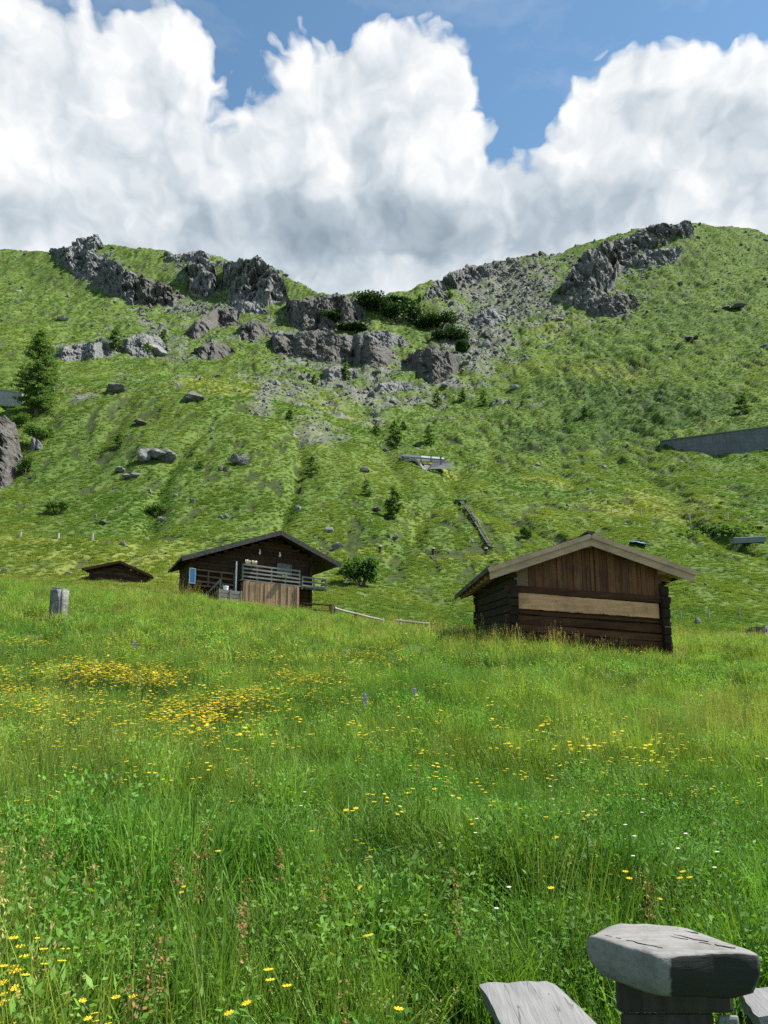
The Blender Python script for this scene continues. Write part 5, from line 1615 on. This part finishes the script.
def lay_flowers():
    rng = np.random.default_rng(21)
    variants = [flower_mesh('yellow_flower', rng, k, .46, .0155, 'yellow') for k in (1, 2, 3)]
    PATCH = [(28, 641, 18, 2, 40), (95, 663, 16, 5, 60), (70, 671, 34, 6, 130), (130, 672, 24, 6, 130), (165, 675, 20, 4, 80), (190, 711, 26, 9, 190), (235, 698, 22, 5, 100),
             (300, 677, 18, 4, 80), (368, 655, 26, 5, 100), (282, 655, 20, 4, 30), (20, 690, 20, 5, 50), (60, 752, 14, 4, 20), (150, 640, 90, 14, 120), (60, 690, 90, 22, 160), (300, 690, 120, 30, 170),
             (470, 700, 120, 40, 110), (600, 650, 120, 14, 70), (560, 760, 100, 22, 60), (610, 760, 28, 5, 16), (640, 745, 50, 10, 30), (420, 790, 60, 30, 18), (8, 975, 12, 12, 26), (10, 805, 12, 20, 10), (110, 1000, 60, 14, 8),
             (600, 870, 120, 60, 16), (520, 955, 70, 30, 12), (420, 860, 160, 60, 12), (270, 1000, 20, 12, 3), (700, 770, 60, 20, 24), (384, 640, 380, 30, 130), (340, 760, 200, 40, 40), (110, 725, 120, 30, 130), (230, 640, 120, 12, 90), (150, 700, 150, 26, 160)]
    px = []; py = []
    for (cx, cy, rx, ry, n) in PATCH:
        n = int(n*(1.55 if cy < 740 and cx < 400 else .85))
        px.append(rng.normal(cx, rx*.85, n)); py.append(rng.normal(cy, ry*.95, n))
    px = np.concatenate(px); py = np.concatenate(py)
    ok = (py > 590) & (py < 1030) & (px > -40) & (px < 810)
    px, py = px[ok], py[ok]
    x, y, z = hits(px, py, off=.43)
    ok = (y < 33) & (y > 2.2)
    for (bx, by, hx, hy, rz) in BLOCKERS: ok &= ~((np.abs(x-bx) < hx+.12) & (np.abs(y-by) < hy+.12))
    x, y, z = x[ok], y[ok], z[ok]
    n = len(x); order = np.argsort(y)
    # the 300 nearest stand as single flowers, the rest as one drift
    k = 300
    first = None
    for c, i in enumerate(order[:k]):
        o = link('yellow_flower', variants[c % 3], None, (x[i], y[i], z[i]-.01), (rng.normal(0, .12), rng.normal(0, .12), rng.uniform(0, 6.28)))
        s = rng.uniform(.75, 1.15); o.scale = (s, s, s*rng.uniform(.85, 1.12))
        tag(o, 'small yellow flower on a thin stem in the meadow grass', 'flower', 'single yellow meadow flowers')
    r = order[k:]
    objs = [bpy.data.objects.new('drift_flower_%d' % j, v) for j, v in enumerate(variants)]
    m = len(r)
    s = rng.uniform(.85, 1.3, m)
    o = scatter('yellow_flower_drift', np.stack([x[r], y[r], z[r]], 1), np.stack([rng.normal(0, .12, m), rng.normal(0, .12, m), rng.uniform(0, 6.28, m)], 1),
                np.stack([s*1.3, s*1.3, rng.uniform(.75, 1.15, m)], 1), rng.integers(0, 3, m), np.ones((m, 3)), protocol('drift_flowers', objs))
    tag(o, 'drifts of yellow flowers across the upper meadow', 'flowers')
    # rusty sorrel stalks
    sv = [flower_mesh('sorrel_stalk', rng, 1, .62, .026, 'sorrel', 'spike') for _ in range(3)]
    SP = [(12, 872), (62, 872), (86, 876), (188, 862), (200, 895), (276, 860), (215, 842), (248, 740), (255, 772), (304, 880), (155, 965), (140, 980), (232, 925), (233, 945), (104, 985), (470, 905), (482, 900), (420, 768), (4, 780), (505, 760), (650, 890), (340, 1000)]
    hx, hy, hzz = hits([p[0] for p in SP], [p[1] for p in SP], off=.5)
    for c in range(len(SP)):
        o = link('sorrel_stalk', sv[c % 3], None, (hx[c], hy[c], hzz[c]), (rng.normal(0, .1), rng.normal(0, .1), rng.uniform(0, 6.28)))
        s = rng.uniform(.85, 1.15); o.scale = (s, s, s)
        tag(o, 'rusty red sorrel stalk standing among the green grass', 'sorrel stalk', 'rusty sorrel stalks in the meadow')
    pv = flower_mesh('purple_flower', rng, 1, .55, .075, 'purple', 'spike')
    PV = [(135, 643, 'pale purple flower spike below the black hay shed'), (415, 690, 'slim purple flower spike in the tall grass tuft at mid meadow'), (365, 697, 'faint purple flower spike left of the tall grass tuft')]
    for (a, b, lab) in PV:
        q = hit(a, b, off=.45); o = link('purple_flower', pv, None, q); o.scale = (.62, .62, .95); tag(o, lab, 'flower', 'purple flower spikes')
    wv = flower_mesh('white_flower', rng, 2, .5, .011, 'white_petal')
    WN = [(162, 655), (192, 650), (205, 652), (318, 612), (316, 640), (503, 655), (505, 662), (633, 840), (635, 855), (720, 868), (508, 905), (462, 660), (440, 640), (350, 690), (640, 815), (24, 650), (8, 612), (390, 655), (690, 850), (300, 808), (540, 800), (474, 834)]
    hx, hy, hzz = hits([p[0] for p in WN], [p[1] for p in WN], off=.45)
    for c in range(len(WN)):
        o = link('white_flower', wv, None, (hx[c], hy[c], hzz[c]), (rng.normal(0, .1), 0, rng.uniform(0, 6.28)))
        tag(o, 'tiny white flower among the meadow grass', 'flower', 'white meadow flowers')
lay_flowers()


# ------------------------------------------------------------------ sky, sun, camera
def sky():
    w = bpy.data.worlds.new('World'); scene.world = w; w.use_nodes = True
    nt = w.node_tree; nt.nodes.clear(); N = NT(nt)
    st = N('ShaderNodeTexSky', sky_type='NISHITA', sun_disc=False)
    st.sun_elevation = SUN_EL; st.sun_rotation = SUN_AZ; st.altitude = 1800; st.air_density = 1.0; st.dust_density = .35; st.ozone_density = 1.2
    d = N('ShaderNodeTexCoord').outputs['Generated']
    # clouds live on the dome of directions: azimuth and elevation in degrees
    sp = N('ShaderNodeSeparateXYZ', ins={0: d})
    az = N.math('MULTIPLY', N.math('ARCTAN2', sp.outputs[0], sp.outputs[1]), 57.2958)
    el = N.math('MULTIPLY', N.math('ARCSINE', sp.outputs[2]), 57.2958)
    # round map of the sky about north, in degrees, so that billows keep their shape
    ang = N.math('MULTIPLY', N.math('ARCCOSINE', sp.outputs[1]), 57.2958)
    ln = N.math('MAXIMUM', N.math('SQRT', N.math('ADD', N.math('MULTIPLY', sp.outputs[0], sp.outputs[0]), N.math('MULTIPLY', sp.outputs[2], sp.outputs[2]))), .0001)
    sc_ = N.math('DIVIDE', ang, ln)
    ae = N('ShaderNodeCombineXYZ', ins={0: N.math('MULTIPLY', sp.outputs[0], sc_), 1: N.math('MULTIPLY', sp.outputs[2], sc_), 2: 0.0}).outputs[0]
    def deg(px, py):
        u, t = ray(px, py); u = float(u); t = float(t); r = math.hypot(u, t); a = math.degrees(math.atan(r))/r; return u*a, t*a
    # warp so that cloud outlines bulge
    wn = N('ShaderNodeTexNoise', noise_dimensions='2D', ins={'Vector': ae, 'Scale': .22, 'Detail': 3.0, 'Roughness': .55})
    wc = N('ShaderNodeVectorMath', operation='SUBTRACT', ins={0: wn.outputs['Color'], 1: (.5, .5, .5)}).outputs[0]
    wa = N('ShaderNodeVectorMath', operation='MULTIPLY_ADD', ins={0: wc, 1: (3.4, 3.4, 0), 2: ae}).outputs[0]
    BL = [(30, 75, 95, 70, 1.0), (20, 170, 170, 110, 1.0), (168, 52, 38, 52, 1.0), (136, 145, 56, 70, 1.0), (-120, 120, 160, 130, 1.0),
          (336, 106, 76, 66, 1.0), (420, 96, 58, 52, 1.0), (315, 190, 95, 78, 1.0), (425, 170, 80, 75, 1.0), (360, 250, 220, 80, 1.0),
          (632, 105, 66, 58, 1.0), (700, 145, 100, 72, 1.0), (620, 215, 110, 75, 1.0), (760, 200, 130, 90, 1.0), (900, 180, 150, 90, .95), (150, 240, 200, 70, .9), (1000, 300, 260, 80, .9), (500, 250, 90, 50, .9)]
    tot = None
    for (px, py, rx, ry, wt) in BL:
        a, e = deg(px, py); dz = N('ShaderNodeVectorMath', operation='SUBTRACT', ins={0: wa, 1: (a, e, 0)}).outputs[0]
        k = 57.3/F*.93
        dv = N('ShaderNodeVectorMath', operation='MULTIPLY', ins={0: dz, 1: (1/(rx*k), 1/(ry*k), 0)}).outputs[0]
        q = N('ShaderNodeVectorMath', operation='DOT_PRODUCT', ins={0: dv, 1: dv}).outputs['Value']
        g = N.math('MULTIPLY', N.math('EXPONENT', N.math('MULTIPLY', q, -1.15)), wt)
        tot = g if tot is None else N.math('ADD', tot, g)
    # loose clouds over the rest of the dome
    rest = N.math('MULTIPLY', N.remap(N.noise(d, 2.2, 4, .55), .50, .66), N.remap(N.math('ABSOLUTE', az), 45, 75))
    tot = N.math('ADD', tot, rest)
    def billow(off):
        v = N('ShaderNodeVectorMath', operation='ADD', ins={0: wa, 1: off}).outputs[0]
        n = N.noise(v, .17, 6, .54, .1, dim='2D')
        vo = N('ShaderNodeTexVoronoi', feature='SMOOTH_F1', voronoi_dimensions='2D', ins={'Vector': v, 'Scale': .24, 'Detail': 2.0, 'Roughness': .55, 'Smoothness': .6})
        return N.math('SUBTRACT', N.math('MULTIPLY', n, 1.5), N.math('MULTIPLY', vo.outputs['Distance'], .55))
    b0 = billow((0, 0, 0)); b1 = billow((.75, .85, 0)); b2 = billow((2.0, 2.3, 0))
    dens = N.math('ADD', tot, N.math('MULTIPLY', N.math('SUBTRACT', b0, .42), .95))
    mask = N.remap(dens, .40, .66); 
    mask = N.math('SMOOTHSTEP', 0.0, 1.0, mask) if False else N.math('MULTIPLY', mask, N.math('SUBTRACT', 1.6, N.math('MULTIPLY', mask, .6)), clamp=True)
    # light through the billows, from the sun's side; deep cloud goes grey towards its base
    rim = N.math('ADD', N.math('MULTIPLY', N.math('SUBTRACT', b0, b1), .30), N.math('MULTIPLY', N.math('SUBTRACT', b0, b2), .45))
    deep = N.remap(tot, .75, 2.0)
    low = N.remap(N.math('ADD', N('ShaderNodeSeparateXYZ', ins={0: ae}).outputs[1], N.math('MULTIPLY', b0, 5.0)), 27, 43, 1, 0)
    greyz = []
    for (px, py, rx, ry, wt) in ((350, 235, 190, 62, .9), (480, 205, 60, 40, .6), (570, 215, 120, 38, .75), (110, 235, 60, 36, .35), (120, 150, 60, 40, .15), (250, 215, 60, 40, .5), (60, 225, 70, 30, .25)):
        a, e = deg(px, py); k = 57.3/F*.93
        dz = N('ShaderNodeVectorMath', operation='SUBTRACT', ins={0: wa, 1: (a, e, 0)}).outputs[0]
        dv = N('ShaderNodeVectorMath', operation='MULTIPLY', ins={0: dz, 1: (1/(rx*k), 1/(ry*k), 0)}).outputs[0]
        q = N('ShaderNodeVectorMath', operation='DOT_PRODUCT', ins={0: dv, 1: dv}).outputs['Value']
        greyz.append(N.math('MULTIPLY', N.math('EXPONENT', N.math('MULTIPLY', q, -1.1)), wt))
    gz = greyz[0]
    for g in greyz[1:]: gz = N.math('MAXIMUM', gz, g)
    shade = N.math('SUBTRACT', N.math('ADD', .80, N.math('MULTIPLY', rim, .85)), N.math('MULTIPLY', gz, .52))
    shade = N.math('SUBTRACT', shade, N.math('MULTIPLY', N.math('MULTIPLY', deep, low), .10), clamp=True)
    K = CLOUD
    cc = N.ramp(shade, [(0.0, tuple(K*v for v in (.29, .36, .43))), (.35, tuple(K*v for v in (.46, .54, .61))), (.70, tuple(K*v for v in (.74, .79, .83))), (1.0, tuple(K*v for v in (1.0, 1.0, 1.0)))])
    # thin veil streaks in the blue
    veil = N('ShaderNodeMapping', ins={'Vector': wa, 'Scale': (.05, .16, 1), 'Rotation': (0, 0, .5)})
    vl = N.math('MULTIPLY', N.remap(N.noise(veil.outputs[0], 1.0, 5, .6, dim='2D'), .5, .8), .35)
    skyc = N.mix(1.0, st.outputs[0], SKYT, 'MULTIPLY')
    skyc = N.mix(vl, skyc, tuple(K*.75*v for v in (.8, .9, 1.0)))
    c = N.mix(mask, skyc, cc)
    bg = N('ShaderNodeBackground', ins={'Color': c, 'Strength': .10})
    N.link(bg.outputs[0], N('ShaderNodeOutputWorld').inputs[0])
    w.cycles.sampling_method = 'MANUAL'; w.cycles.sample_map_resolution = 256
CLOUD = 4.55
SKYT = (.78, .92, .86)
sky()

sl = bpy.data.lights.new('sun', 'SUN'); sl.energy = 5.0; sl.angle = R(.53); sl.color = (1.0, .955, .89)
so = bpy.data.objects.new('sun', sl); COL.objects.link(so)
so.rotation_euler = Vector(-SUND).to_track_quat('-Z', 'Y').to_euler(); so.location = (60, 20, 120)

cam = bpy.data.cameras.new('camera'); co = bpy.data.objects.new('camera', cam); COL.objects.link(co)
co.location = (0, 0, EYE); co.rotation_euler = (R(90)+PITCH, 0, 0)
cam.sensor_fit = 'VERTICAL'; cam.sensor_height = 36; cam.lens = 36*F/1024
cam.clip_start = .05; cam.clip_end = 3000
scene.camera = co

scene.view_settings.view_transform = 'Standard'; scene.view_settings.look = 'None'
scene.view_settings.exposure = 1.2; scene.view_settings.gamma = 1
cy = scene.cycles
cy.max_bounces = 4; cy.diffuse_bounces = 3; cy.glossy_bounces = 1; cy.transmission_bounces = 3; cy.transparent_max_bounces = 4
cy.use_denoising = False; cy.denoiser = 'OPENIMAGEDENOISE'; cy.denoising_input_passes = 'RGB_ALBEDO_NORMAL'
cy.sample_clamp_indirect = 4.0
cy.use_adaptive_sampling = True; cy.adaptive_threshold = .01
scene.render.film_transparent = False
